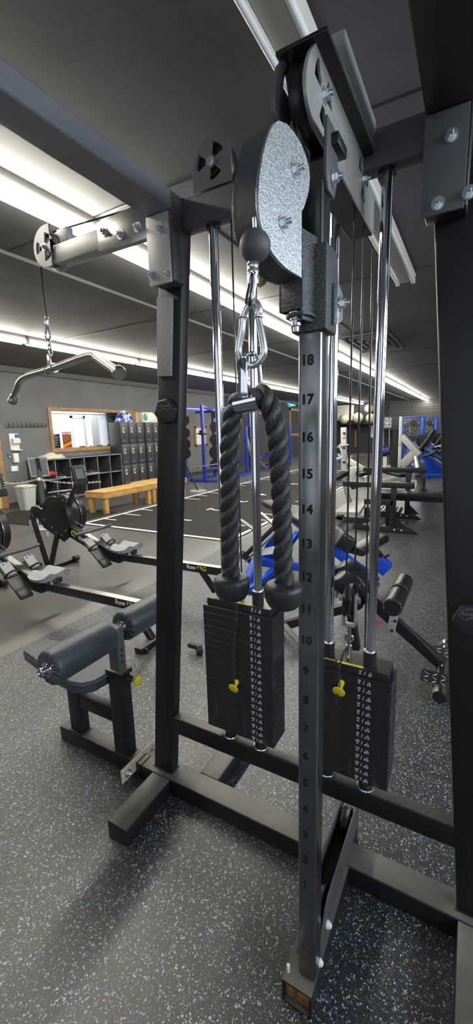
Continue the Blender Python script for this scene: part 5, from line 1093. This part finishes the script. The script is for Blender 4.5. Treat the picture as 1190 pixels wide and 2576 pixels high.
# wood framed window far on the dark wall
w2 = G(); w2.bx(XL, XL+0.04, 22.1, 23.75, 2.62, 2.74).bx(XL, XL+0.04, 22.1, 23.75, 1.22, 1.34).bx(XL, XL+0.04, 22.1, 22.25, 1.22, 2.74).bx(XL, XL+0.04, 23.6, 23.75, 1.22, 2.74)
w2 = struct(w2.build('window_2', 'trimwood')); G().bx(XL, XL+0.02, 22.25, 23.6, 1.34, 2.62).build('pane', 'navy', w2)
w3 = G(); w3.bx(XL, XL+0.04, 12.9, 13.7, 1.72, 1.79).bx(XL, XL+0.04, 12.9, 13.7, 1.05, 1.12).bx(XL, XL+0.04, 12.9, 12.99, 1.05, 1.79).bx(XL, XL+0.04, 13.61, 13.7, 1.05, 1.79)
w3 = struct(w3.build('window_5', 'trimwood')); G().bx(XL, XL+0.02, 12.99, 13.61, 1.12, 1.72).build('pane', 'pale', w3)

# ================================================================ blue reclining machine
bm1 = thing('leg_press_bench', 'bright blue framed reclining machine with black pads and footplate behind the numbered post', 'gym machine', (-1.4, 4.1, 0))
hb(bm1, 'base_beam', 'blue', (-2.040,4.029,0.100), (-0.805,4.093,0.100), 0.08, 0.09)
hb(bm1, 'rear_leg', 'blue', (-1.90, 3.46, 0.03), (-1.842,3.660,0.302), 0.09, 0.07)
hb(bm1, 'rear_foot', 'blue', (-1.820,3.344,0.040), (-1.818,4.081,0.040), 0.08, 0.06)
hb(bm1, 'spine', 'blue', (-2.108,4.750,0.600), (-0.855,4.150,0.070), 0.08, 0.09)
G().prism([(p[0], p[2]) for p in [(-2.049,4.100,0.111),(-1.981,4.100,0.275),(-1.822,4.100,0.484),(-1.658,4.100,0.410),(-1.730,4.100,0.120)]], (0, 4.14, 0), X_, Z_, 0.05).build('pivot_plate', 'blue', bm1, bev=0.004)
hb(bm1, 'link_arm', 'blue', (-1.875,4.100,0.064), (-1.744,4.500,0.355), 0.06, 0.06)
G().beam((-2.311,4.950,0.622), (-1.217,4.350,0.395), 0.30, 0.075).build('back_pad', 'black_vinyl', bm1, bev=0.022, seg=3)
hb(bm1, 'footplate_rail', 'plastic', (-2.190,3.950,0.150), (-1.780,4.050,0.578), 0.10, 0.05)
hb(bm1, 'footplate_rail', 'steel', (-2.133,3.900,0.125), (-1.778,4.000,0.488), 0.05, 0.02)
G().beam((-2.125,3.800,0.255), (-2.128,4.200,-0.060), 0.05, 0.05).build('footplate_edge', 'plastic', bm1, bev=0.005)
for p0, p1 in (((-2.398,4.300,0.491), (-2.008,4.000,0.434)), ((-2.227,4.500,0.550), (-1.870,4.100,0.525))): G().cyl(p0, p1, 0.022, 16).build('plate_peg', 'steel', bm1)
G().prism([(0, 0), (0.20, 0.05), (0.26, 0.16), (0.02, 0.08)], (-1.974,3.950,0.196), X_, V((0, 0.3, 0.95)), 0.01).build('toe_plate', 'white_metal', bm1)
G().obox((-1.040,3.900,0.476), 0.17, 0.20, 0.15, rz=0.5, ry=0.6).build('shoulder_pad', 'black_vinyl', bm1, bev=0.02, seg=3)
G().beam((-0.930,3.900,0.381), (-0.753,4.300,0.454), 0.17, 0.08).build('shoulder_pad', 'black_vinyl', bm1, bev=0.02, seg=3)
hb(bm1, 'seat_post', 'plastic', (-0.797,4.100,0.396), (-0.710,4.100,0.297), 0.05, 0.04)
G().obox((-0.711,4.100,0.219), 0.14, 0.12, 0.14, rz=0.2, ry=0.7).build('end_block', 'blue', bm1, bev=0.008)
G().cyl((-0.678,4.000,0.325), (-0.647,4.000,0.353), 0.012, 12).sphere((-0.640,4.000,0.358), 0.018, 12, (1, 1, 0.6)).build('adjust_knob', 'plastic', bm1)
G().cyl((-0.849,4.222,0.030), (-0.763,4.185,0.030), 0.03, 16).build('foot_roller', 'plastic', bm1)

# ================================================================ black back extension bench
gh = thing('back_extension_bench', 'black angled back extension bench with chrome ended foot and round ankle pads', 'gym bench', (-0.5, 2.7, 0))
hb(gh, 'angled_rail', 'frame_satin', (-0.895,2.700,0.235), (-0.603,2.700,0.376), 0.06, 0.06)
hb(gh, 'angled_rail', 'frame_satin', (-0.620,2.680,0.500), (-0.085, 2.68, 0.085), 0.055, 0.07)
G().beam((-0.516,2.640,0.531), (-0.095, 2.64, 0.125), 0.004, 0.004).build('rail_edge', 'steel', gh)
hb(gh, 'base_rail', 'frame_satin', (-1.264,2.750,0.032), (-0.857,2.720,0.244), 0.07, 0.06)
hb(gh, 'rear_strut', 'grey_plate', (-1.125,2.600,0.155), (-0.914,2.549,0.020), 0.05, 0.03)
hb(gh, 'rear_leg', 'frame_satin', (-0.674,2.720,0.354), (-0.62, 2.72, 0.03), 0.05, 0.06, up=(0, 1, 0))
G().tube([(-0.764,2.660,0.419),(-0.749,2.660,0.485),(-0.722,2.660,0.535)], 0.022, 12).build('curved_strut', 'light_grey_metal', gh)
def curved_pad(c, dirv, L, wd, r):
    d = V(dirv).normalized(); s_ = V((0.25, 1, 0)).normalized(); n_ = s_.cross(d).normalized()
    if n_.z < 0: n_ = -n_
    pr = [(-L/2, -0.02), (-L/2-0.012, 0.03), (-L/2+0.02, r*0.9), (-L/2+0.08, r*1.25), (0.02, r*1.15), (L/2-0.03, r*0.9), (L/2, r*0.5), (L/2, 0.0)]
    return G().prism(pr, V(c)-s_*wd/2, d, n_, 0).prism if False else (pr, d, n_, s_)
for yy, (ca_, cb_) in ((2.95, ((-0.791,2.950,0.520), (-0.604,2.950,0.364))), (2.70, ((-0.750,2.700,0.517), (-0.602,2.700,0.370)))):
    a_, b_ = V(ca_), V(cb_); d = (b_-a_); Ln = d.length; d.normalize(); n_ = V((-d.z, 0, d.x)) if d.x > 0 else V((d.z, 0, -d.x))
    pr = [(-0.03, -0.045), (-0.045, 0.01), (-0.02, 0.06), (0.04, 0.085), (0.12, 0.085), (Ln, 0.06), (Ln+0.015, 0.03), (Ln, -0.012), (0.05, -0.012)]
    g = G(); y0 = yy-0.10; A = [g.bm.verts.new(a_+d*x+n_*z+V((0, -0.10, 0))) for x, z in pr]; B = [g.bm.verts.new(v.co+V((0, 0.20, 0))) for v in A]
    g.bm.faces.new(A); g.bm.faces.new(B[::-1])
    for i in range(len(A)): g.bm.faces.new((A[i], A[(i+1) % len(A)], B[(i+1) % len(A)], B[i]))
    g.build('hip_pad', 'black_vinyl', gh, bev=0.014, seg=3, ang=50)
roller(gh, (-0.362, 2.47, 0.487), (0, 1, 0), 0.235, 0.058, 'black_vinyl', nw=22, wr=0.012)
roller(gh, (-0.362, 2.745, 0.487), (0, 1, 0), 0.235, 0.058, 'black_vinyl', nw=22, wr=0.012)
G().lathe([(0.0, 0), (0.040, 0.0), (0.044, -0.006), (0, -0.008)], (-0.362, 2.468, 0.487), (0, 1, 0), 28).build('roller_cap', 'plastic', gh)
G().cyl((-0.362, 2.48, 0.487), (-0.362, 2.97, 0.487), 0.012, 12).build('roller_axle', 'chrome', gh)
G().beam((-0.360,2.620,0.427), (-0.386,2.620,0.252), 0.05, 0.012, up=(0, 1, 0)).build('ankle_bracket', 'light_grey_metal', gh, bev=0.002)
for p in [(-0.359,2.605,0.347),(-0.375,2.605,0.278)]: G().lathe([(0.009, 0), (0.009, -0.008)], p, Y_, 12).build('bracket_bolt', 'plastic', gh)
G().cyl((-0.323,2.680,0.245), (-0.310,2.680,0.292), 0.014, 14).build('rail_stop', 'steel', gh)
G().cyl((-0.491,2.550,0.343), (-0.450,2.500,0.357), 0.018, 14).build('lock_knob', 'red', gh)
G().cyl((-0.075, 2.38, 0.045), (-0.075, 3.03, 0.045), 0.027, 20).build('cross_foot', 'steel', gh)
for y0, y1 in ((2.375, 2.43), (2.98, 3.035)): G().cyl((-0.075, y0, 0.045), (-0.075, y1, 0.045), 0.037, 24).build('foot_end_cap', 'steel', gh)
G().cyl((-0.075, 2.368, 0.045), (-0.075, 2.376, 0.045), 0.035, 24).build('foot_plug', 'plastic', gh)
for y in (2.50, 2.84):
    fp = G().obox((-0.085, y, 0.083), 0.20, 0.13, 0.004).build('tread_plate', 'steel', gh)
    for i in range(4):
        for j in range(3): G().obox((-0.155+0.045*i, y-0.045+0.04*j, 0.0855), 0.026, 0.006, 0.002, rz=0.8 if (i+j) % 2 else -0.8).build('tread', 'steel', fp)

# ================================================================ black bench press frames, flat pad
def press(y, label, xa, xb, post_x, zt):
    t = thing('bench_press_frame', label, 'bench frame', ((xa+xb)/2, y, 0))
    G().prism([(xa, 0.0), (xb, 0.0), (xb-0.10, 0.075), (xb-0.16, 0.085), (xa+0.1, 0.085), (xa, 0.06)], (0, y+0.03, 0), X_, Z_, 0.06).build('base_rail', 'frame_satin', t, bev=0.004)
    p = hb(t, 'post', 'frame_satin', (post_x, y, 0.08), (post_x, y, zt), 0.075, 0.06, up=(0, 1, 0))
    for k in range(7): G().cyl((post_x, y-0.039, zt-0.07-k*0.05), (post_x, y-0.0365, zt-0.07-k*0.05), 0.009, 10).build('post_hole', 'black_ink', p)
    G().prism([(post_x+0.03, 0.085), (post_x+0.20, 0.085), (post_x+0.03, 0.25)], (0, y+0.01, 0), X_, Z_, 0.02).build('gusset', 'frame_satin', t)
    hb(t, 'brace', 'frame_satin', (xa+0.06, y, 0.06), (xa+0.36, y, 0.40), 0.05, 0.05)
    hb(t, 'upper_rail', 'frame_satin', (post_x-0.42, y, 0.45), (post_x+0.0, y, 0.45), 0.06, 0.08)
    hb(t, 'top_rail', 'frame_satin', (post_x-0.75, y, zt-0.03), (post_x+0.28, y, zt-0.03), 0.07, 0.08)
    for x in (xb-0.32, xb-0.22): G().lathe([(0.012, 0), (0.012, -0.008)], (x, y-0.03, 0.05), Y_, 10).build('bolt_cap', 'white_plastic', t)
    return t
pa = press(6.40, 'black bench press frame nearest the long flat pad', -1.56, -0.63, -0.985, 0.74)
pb = press(7.50, 'black bench press frame standing behind the nearer one', -1.55, -0.70, -0.93, 0.86)
fb = thing('flat_bench', 'long black flat bench pad with pale sheen on steel legs', 'bench', (-0.7, 6.9, 0))
G().bx(-1.36, 0.25, 6.62, 6.95, 0.50, 0.565).build('pad', 'black_vinyl', fb, bev=0.018, seg=3)
G().bx(-1.30, 0.20, 6.74, 6.83, 0.43, 0.50).build('spine', 'frame_satin', fb, bev=0.004)
for x in (-1.15, 0.05): G().bx(x, x+0.07, 6.75, 6.82, 0.05, 0.43).bx(x-0.01, x+0.08, 6.5, 7.07, 0, 0.05).build('leg', 'frame_satin', fb, bev=0.004)
G().bx(-1.33, -1.30, 6.66, 6.90, 0.43, 0.52).build('end_plate', 'plastic', fb)
st_ = thing('step_platform', 'ribbed pale footplate between the bench press frames', 'platform', (-1.15, 6.95, 0.2))
G().obox((-1.15, 7.15, 0.19), 0.36, 0.34, 0.05, rx=0.1).build('base', 'plastic', st_, bev=0.005)
for k in range(6): G().obox((-1.29+0.056*k, 7.15, 0.222), 0.026, 0.30, 0.014, rx=0.1).build('rib', 'beige', st_)

# ================================================================ white plate-loaded machine on a platform
wm = thing('white_press_machine', 'white framed press machine with bolted uprights, black pads and a grey platform', 'gym machine', (-2.2, 7.5, 0))
G().prism([(p[0], p[1]) for p in [(-1.908,6.468,0.220),(-1.931,7.596,0.220),(-1.670,7.880,0.220),(-1.505,6.556,0.220)]], (0, 0, 0.19), X_, Y_, 0.05).build('platform', 'light_grey_metal', wm, bev=0.006)
G().bx(-2.0, -1.9, 7.0, 7.1, 0.0, 0.19).bx(-1.6, -1.52, 7.3, 7.38, 0, 0.19).bx(-2.3, -1.45, 7.0, 7.06, 0.0, 0.05).build('platform_leg', 'dark_plate', wm)
hb(wm, 'upright', 'white_metal', (-2.016,7.500,0.576), (-2.044,7.500,1.570), 0.10, 0.06, up=(0, 1, 0))
for p in [(-2.018,7.440,1.466),(-2.013,7.440,1.209),(-2.008,7.440,0.955)]: G().lathe([(0.022, 0), (0.022, -0.02), (0.014, -0.035), (0, -0.036)], p, Y_, 16).build('bolt_cap', 'plastic', wm)
G().prism([(p[0], p[2]) for p in [(-2.051,7.460,1.397),(-1.987,7.460,1.396),(-1.984,7.460,1.278),(-2.048,7.460,1.278)]], (0, 7.46, 0), X_, Z_, 0.003).build('warning_label', 'paper', wm)
G().prism([(p[0], p[2]) for p in [(-2.051,7.460,1.390),(-1.987,7.460,1.389),(-1.987,7.460,1.375),(-2.050,7.460,1.376)]], (0, 7.455, 0), X_, Z_, 0.003).build('label_bar', 'red', wm)
hb(wm, 'upright', 'white_metal', (-2.279,7.300,0.518), (-2.329,7.300,1.580), 0.06, 0.06, up=(0, 1, 0))
G().tube([(-2.303,7.300,0.727),(-2.293,7.300,0.481),(-2.259,7.300,0.189),(-2.196,7.300,-0.043)], 0.035, 8).build('curved_leg', 'light_grey_metal', wm)
G().tube([(-2.011,7.500,0.685),(-1.992,7.500,0.504),(-1.953,7.500,0.359),(-1.899,7.500,0.208)], 0.045, 8).build('curved_leg', 'light_grey_metal', wm)
for (a_, b_) in (((845, 1125), (875, 1118)), ((846, 1152), (858, 1149))): pass
G().tube([(-2.145,7.400,1.219),(-2.031,7.400,1.246),(-1.919,7.400,1.266)], 0.018, 10).build('bar_catch', 'steel', wm)
G().tube([(-2.046,7.350,1.276),(-2.081,7.350,1.248),(-2.045,7.350,1.193),(-2.022,7.350,1.123)], 0.02, 8).build('bar_hook', 'white_metal', wm)
G().tube([(-2.127,7.350,1.017),(-2.013,7.350,1.053)], 0.022, 8).tube([(-2.093,7.350,1.109),(-2.063,7.350,1.067),(-2.013,7.350,1.053)], 0.02, 8).build('bar_hook', 'white_metal', wm)
hb(wm, 'slanted_arm', 'white_metal', (-2.151,8.200,0.942), (-1.809,8.200,0.746), 0.08, 0.10)
G().prism([(p[0], p[2]) for p in [(-2.095,8.000,0.782),(-2.050,8.000,0.828),(-1.877,8.000,0.824),(-1.861,8.000,0.779),(-1.918,8.000,0.672),(-1.790,8.000,0.637),(-1.746,8.000,0.396),(-1.850,8.000,0.399),(-1.944,8.000,0.541),(-1.984,8.000,0.593),(-1.994,8.000,0.401),(-2.042,8.000,0.476)]], (0, 8.04, 0), X_, Z_, 0.08).build('side_shield', 'white_metal', wm, bev=0.01)
G().beam((-1.887,7.900,0.690), (-1.588,8.100,0.752), 0.24, 0.07).build('arm_pad', 'black_vinyl', wm, bev=0.02, seg=3)
G().beam((-2.075,7.000,0.709), (-1.918,7.200,0.796), 0.20, 0.08).build('seat_pad', 'black_vinyl', wm, bev=0.02, seg=3)
G().obox((-1.999,7.100,0.645), 0.26, 0.08, 0.08, ry=-0.3).build('seat_frame', 'grey_plate', wm, bev=0.006)
G().torus((-1.874,7.600,0.510), 0.045, 0.018, Y_, 20, 8).cyl((-1.879,7.620,0.508), (-1.829,7.900,0.474), 0.03, 14).build('pivot_wheel', 'plastic', wm)
G().lathe([(0.0, 0), (0.05, 0), (0.05, 0.1), (0, 0.1)], (-2.131,7.600,0.927), Z_, 16).build('blue_bottle', 'blue_dark', wm)
# ================================================================ weight stack machine with placard
wt = thing('stack_machine', 'selectorised machine with grey shrouded header, white post and slanted grey arm', 'gym machine', (-1.4, 9.2, 0))
G().prism([(p[0], p[2]) for p in [(-1.803,9.000,1.763),(-1.327,9.000,1.751),(-1.316,9.000,1.510),(-1.794,9.000,1.523)]], (0, 9.2, 0), X_, Z_, 0.25).build('header_shroud', 'shelf_edge' if False else 'vinyl', wt, bev=0.01)
hp = G().prism([(p[0], p[2]) for p in [(-1.665,8.940,1.733),(-1.481,8.940,1.726),(-1.474,8.940,1.538),(-1.658,8.940,1.543)]], (0, 8.95, 0), X_, Z_, 0.006).build('placard', 'paper', wt)
for a_ in [(-1.616,8.935,1.684),(-1.524,8.935,1.680),(-1.612,8.935,1.589),(-1.520,8.935,1.586)]:
    G().bx(a_[0]-0.035, a_[0]+0.035, 8.926, 8.932, a_[2]-0.03, a_[2]+0.03).build('placard_picture', 'light_grey_metal', hp); G().bx(a_[0]-0.012, a_[0]+0.012, 8.92, 8.93, a_[2]+0.015, a_[2]+0.035).build('placard_mark', 'black_ink', hp)
G().prism([(p[0], p[2]) for p in [(-1.459,9.000,1.506),(-1.368,9.000,1.503),(-1.332,9.000,0.657),(-1.440,9.000,0.654)]], (0, 9.2, 0), X_, Z_, 0.20).build('weight_shroud', 'plastic', wt)
G().prism([(p[0], p[2]) for p in [(-1.862,9.300,1.514),(-1.492,9.300,1.504),(-1.470,9.300,0.591),(-1.830,9.300,0.582)]], (0, 9.34, 0), X_, Z_, 0.03).build('back_panel', 'navy', wt)
for x_ in (964, 981): pass
for a_, b_ in (((-1.655,9.100,1.510), (-1.632,9.100,0.691)), ((-1.538,9.100,1.507), (-1.521,9.100,0.693))): G().cyl(a_, b_, 0.012, 10).build('guide_rod', 'chrome', wt)
for p in [(-1.624,9.000,0.741),(-1.498,9.000,0.743)]: G().obox(p, 0.07, 0.07, 0.08).build('rod_sleeve', 'light_grey_metal', wt, bev=0.01)
hb(wt, 'front_post', 'white_metal', (-1.285,8.900,0.635), (-1.297,8.900,1.748), 0.06, 0.06, up=(0, 1, 0))
for p in [(-1.289,8.860,1.208),(-1.283,8.860,0.711)]: G().lathe([(0.011, 0), (0.011, -0.006)], p, Y_, 10).build('post_bolt', 'black_ink', wt)
hb(wt, 'seat_column', 'white_metal', (-1.448,8.300,0.653), (-1.461,8.300,1.008), 0.07, 0.07, up=(0, 1, 0))
G().tube([(-1.541,8.300,1.008),(-1.442,8.300,1.053),(-1.357,8.300,1.083)], 0.03, 8).build('handle_bar', 'plastic', wt)
G().obox((-1.472,8.300,1.106), 0.18, 0.14, 0.09, rz=0.3, ry=-0.3).build('blue_pad', 'blue_dark', wt, bev=0.02)
hb(wt, 'slanted_arm', 'light_grey_metal', (-1.243,8.800,1.364), (-0.888,8.600,1.014), 0.06, 0.12)
hb(wt, 'support_arm', 'light_grey_metal', (-1.232,8.800,0.789), (-0.972,8.700,1.060), 0.06, 0.17)
hb(wt, 'press_arm', 'steel', (-0.925,8.500,0.998), (-0.882,8.400,0.783), 0.09, 0.07, up=(0, 1, 0)); hb(wt, 'press_grip', 'plastic', (-0.882,8.400,0.783), (-0.843,8.300,0.632), 0.07, 0.06, up=(0, 1, 0))
hb(wt, 'front_leg', 'light_grey_metal', (-0.871,8.700,0.894), (-1.044,11.400,0.050), 0.10, 0.06, up=(0, 1, 0)); hb(wt, 'front_leg', 'light_grey_metal', (-0.974,8.800,0.885), (-1.012,8.900,0.523), 0.06, 0.06, up=(0, 1, 0))
hb(wt, 'shin_guard', 'frame_satin', (-0.791,7.900,0.704), (-1.021,10.742,0.020), 0.14, 0.10, up=(0, 1, 0))
G().beam((-1.412,8.200,0.739), (-1.058,8.000,0.680), 0.24, 0.06).build('seat_pad', 'black_vinyl', wt, bev=0.02, seg=3)
for a_, b_ in (((-1.565,8.400,0.523), (-1.165,8.400,0.574)), ((-1.079,8.300,0.528), (-0.873,8.300,0.542)), ((-0.887,8.200,0.510), (-0.921,8.000,0.331)), ((-1.516,8.200,0.433), (-1.524,8.200,0.661))): hb(wt, 'lower_frame', 'white_metal', a_, b_, 0.06, 0.07)
G().sphere((-1.273,7.600,0.569), 0.03, 14).build('red_knob', 'red', wt)
tag(G().cyl((-0.760,7.400,0.527), (-0.699,7.400,0.529), 0.018, 12).build('grip_roll', 'white_plastic'), 'small white roll lying at the foot of the slanted arm machine', 'roll') if False else None

# ================================================================ far blue machines
def far_blue(y, px, label, sc=1.0):
    (hx0, hx1, zt, zb, xm) = px
    t = thing('blue_leg_machine', label, 'gym machine', ((hx0+hx1)/2, y, 0))
    hb(t, 'post', 'blue', (hx1, y, 0.05), (hx1, y, zt), 0.12, 0.10, up=(0, 1, 0)); hb(t, 'post', 'blue', (hx0, y, 0.05), (hx0, y, zt), 0.08, 0.08, up=(0, 1, 0))
    hd = G().bx(hx0, hx1-0.07, y-0.04, y, zb, zt-0.03).build('header_plate', 'dark_plate', t, bev=0.005)
    hb(t, 'top_beam', 'blue', (hx0, y, zt), (hx1, y, zt), 0.08, 0.05)
    cx_ = (hx0+hx1)/2
    G().torus((cx_, y-0.05, (zt+zb)/2-0.02), 0.075, 0.010, Y_, 24, 6).tube([(cx_-0.03, y-0.05, (zt+zb)/2-0.05), (cx_, y-0.05, (zt+zb)/2+0.02), (cx_+0.03, y-0.05, (zt+zb)/2-0.05)], 0.012, 6).build('round_emblem', 'black_ink', hd)
    for x in (hx0+0.05, hx1-0.12): G().lathe([(0.02, 0), (0.02, -0.015)], (x, y-0.04, (zt+zb)/2-0.02), Y_, 10).build('header_bolt', 'white_metal', hd)
    for x in (cx_-0.1, cx_+0.15): G().cyl((x, y, 0.5), (x, y, zb), 0.02, 10).build('guide_rod', 'chrome', t)
    G().lathe([(0.0, -0.03), (0.24, -0.03), (0.24, 0.03), (0, 0.03)], (cx_+0.0, y-0.3, 1.02), Y_, 28).build('weight_disc', 'plastic', t); G().lathe([(0.0, -0.03), (0.24, -0.03), (0.24, 0.03), (0, 0.03)], (cx_+0.35, y-0.25, 1.05), Y_, 28).build('weight_disc', 'plastic', t)
    hb(t, 'sled_rail', 'steel', (hx1-0.1, y-0.6, 0.95), (hx1+0.75, y-1.2, 0.42), 0.06, 0.05); hb(t, 'sled_rail', 'steel', (hx1-0.05, y-0.2, 0.98), (hx1+0.85, y-0.8, 0.48), 0.06, 0.05)
    G().prism([(hx1-0.55, 0.05), (hx1+0.8, 0.05), (hx1+0.8, 0.30), (hx1+0.1, 0.65), (hx1-0.15, 1.1), (hx1-0.35, 1.0)], (0, y-0.4, 0), X_, Z_, 0.10).build('side_frame', 'blue', t, bev=0.01)
    hb(t, 'base_beam', 'blue', (hx0, y-0.9, 0.06), (hx1+0.75, y-0.9, 0.06), 0.1, 0.1)
    G().beam((hx1+0.0, y-0.9, 0.75), (hx1+0.42, y-0.8, 1.42), 0.35, 0.10, up=(1, 0, 0)).build('back_pad', 'black_vinyl', t, bev=0.03, seg=3)
    G().beam((hx1+0.15, y-1.0, 0.62), (hx1+0.55, y-1.0, 0.80), 0.35, 0.08).build('seat_pad', 'black_vinyl', t, bev=0.03, seg=3)
    for z, dx in ((1.5, -0.25), (1.42, -0.1)): G().cyl((cx_+dx, y-0.35, z-0.12), (cx_+dx+0.28, y-0.5, z+0.08), 0.025, 10).build('load_pin', 'steel', t)
    G().beam((hx1+0.45, y-0.9, 0.92), (hx1+0.80, y-0.9, 1.02), 0.25, 0.03).build('foot_rest', 'white_metal', t)
    return t
far_blue(15.0, (-2.10, -1.50, 1.84, 1.55, 0), 'far blue leg machine with a grey header plate and round black emblem')
far_blue(17.0, (-1.75, -1.25, 1.82, 1.55, 0), 'farther blue machine partly behind the first, closest to the right upright')
fm_ = thing('blue_hip_machine', 'low cluster of blue machine frame with bolted plates behind the slanted arm', 'gym machine', (-1.7, 13.0, 0))
G().prism([(p[0], p[2]) for p in [(-1.831,13.000,0.156),(-1.800,13.000,0.449),(-1.611,13.000,0.590),(-1.397,13.000,0.569),(-1.304,13.000,0.399),(-1.250,13.000,0.171)]], (0, 13.1, 0), X_, Z_, 0.3).build('main_frame', 'blue', fm_, bev=0.02)
for p in [(-1.658,12.780,0.378),(-1.524,12.780,0.448),(-1.568,12.780,0.266),(-1.404,12.780,0.360)]: G().lathe([(0.05, 0), (0.05, -0.05), (0, -0.05)], p, Y_, 12).build('weight_horn', 'blue_dark', fm_)
for p in [(-1.470,12.750,0.497),(-1.617,12.750,0.495)]: G().lathe([(0.03, 0), (0.03, -0.08), (0, -0.08)], p, Y_, 12).build('horn_cap', 'white_metal', fm_)
hb(fm_, 'foot', 'blue', (-1.817,13.908,0.050), (-1.111,13.631,0.050), 0.1, 0.1)
# bits at the far wall
def ball(c, r_, label): return tag(G().sphere(c, r_, 28).build('exercise_ball', 'beige'), label, 'exercise ball')
bs1 = thing('ball_shelf', 'dark wall shelf carrying cream exercise balls at the far end of the gym', 'shelf', (-6.0, 26.6, 1.9))
G().bx(-7.6, -5.2, 26.35, 26.98, 1.78, 1.83).build('shelf_board', 'frame', bs1)
for x in (-7.3, -6.4, -5.26): G().bx(x, x+0.05, 26.5, 26.98, 1.45, 1.78).build('shelf_bracket', 'frame', bs1)
ball((-7.25, 26.62, 2.13), 0.30, 'cream exercise ball at the left end of the far shelf under the pale panel')
ball((-6.40, 26.62, 2.16), 0.33, 'large cream exercise ball in the middle of the far shelf')
ball((-5.62, 26.62, 2.12), 0.29, 'cream exercise ball at the right end of the far shelf')
ball((-5.72, 26.62, 2.70), 0.27, 'pale exercise ball resting on top of the others at the right')
tag(G().bx(-7.85, -6.75, 26.96, 26.995, 2.05, 3.0).build('wall_panel', 'white_metal'), 'pale rectangular panel on the far wall above the ball shelf', 'panel')
tag(G().bx(-5.65, -5.30, 26.95, 26.995, 0.95, 1.70).bx(-5.56, -5.40, 26.94, 26.95, 1.1, 1.6).build('narrow_window', 'white_metal'), 'narrow pale framed hatch on the dark far wall below the balls', 'hatch')
tag(G().tube([(-6.6, 26.95, 1.45), (-6.58, 26.95, 0.4)], 0.06, 8).build('hanging_band', 'rust'), 'reddish brown band hanging on the dark far wall', 'band')
tag(G().bx(-7.05, -6.95, 26.9, 26.98, 0.2, 1.5).build('hanging_strap', 'plastic'), 'black strap hanging left of the reddish band', 'strap')
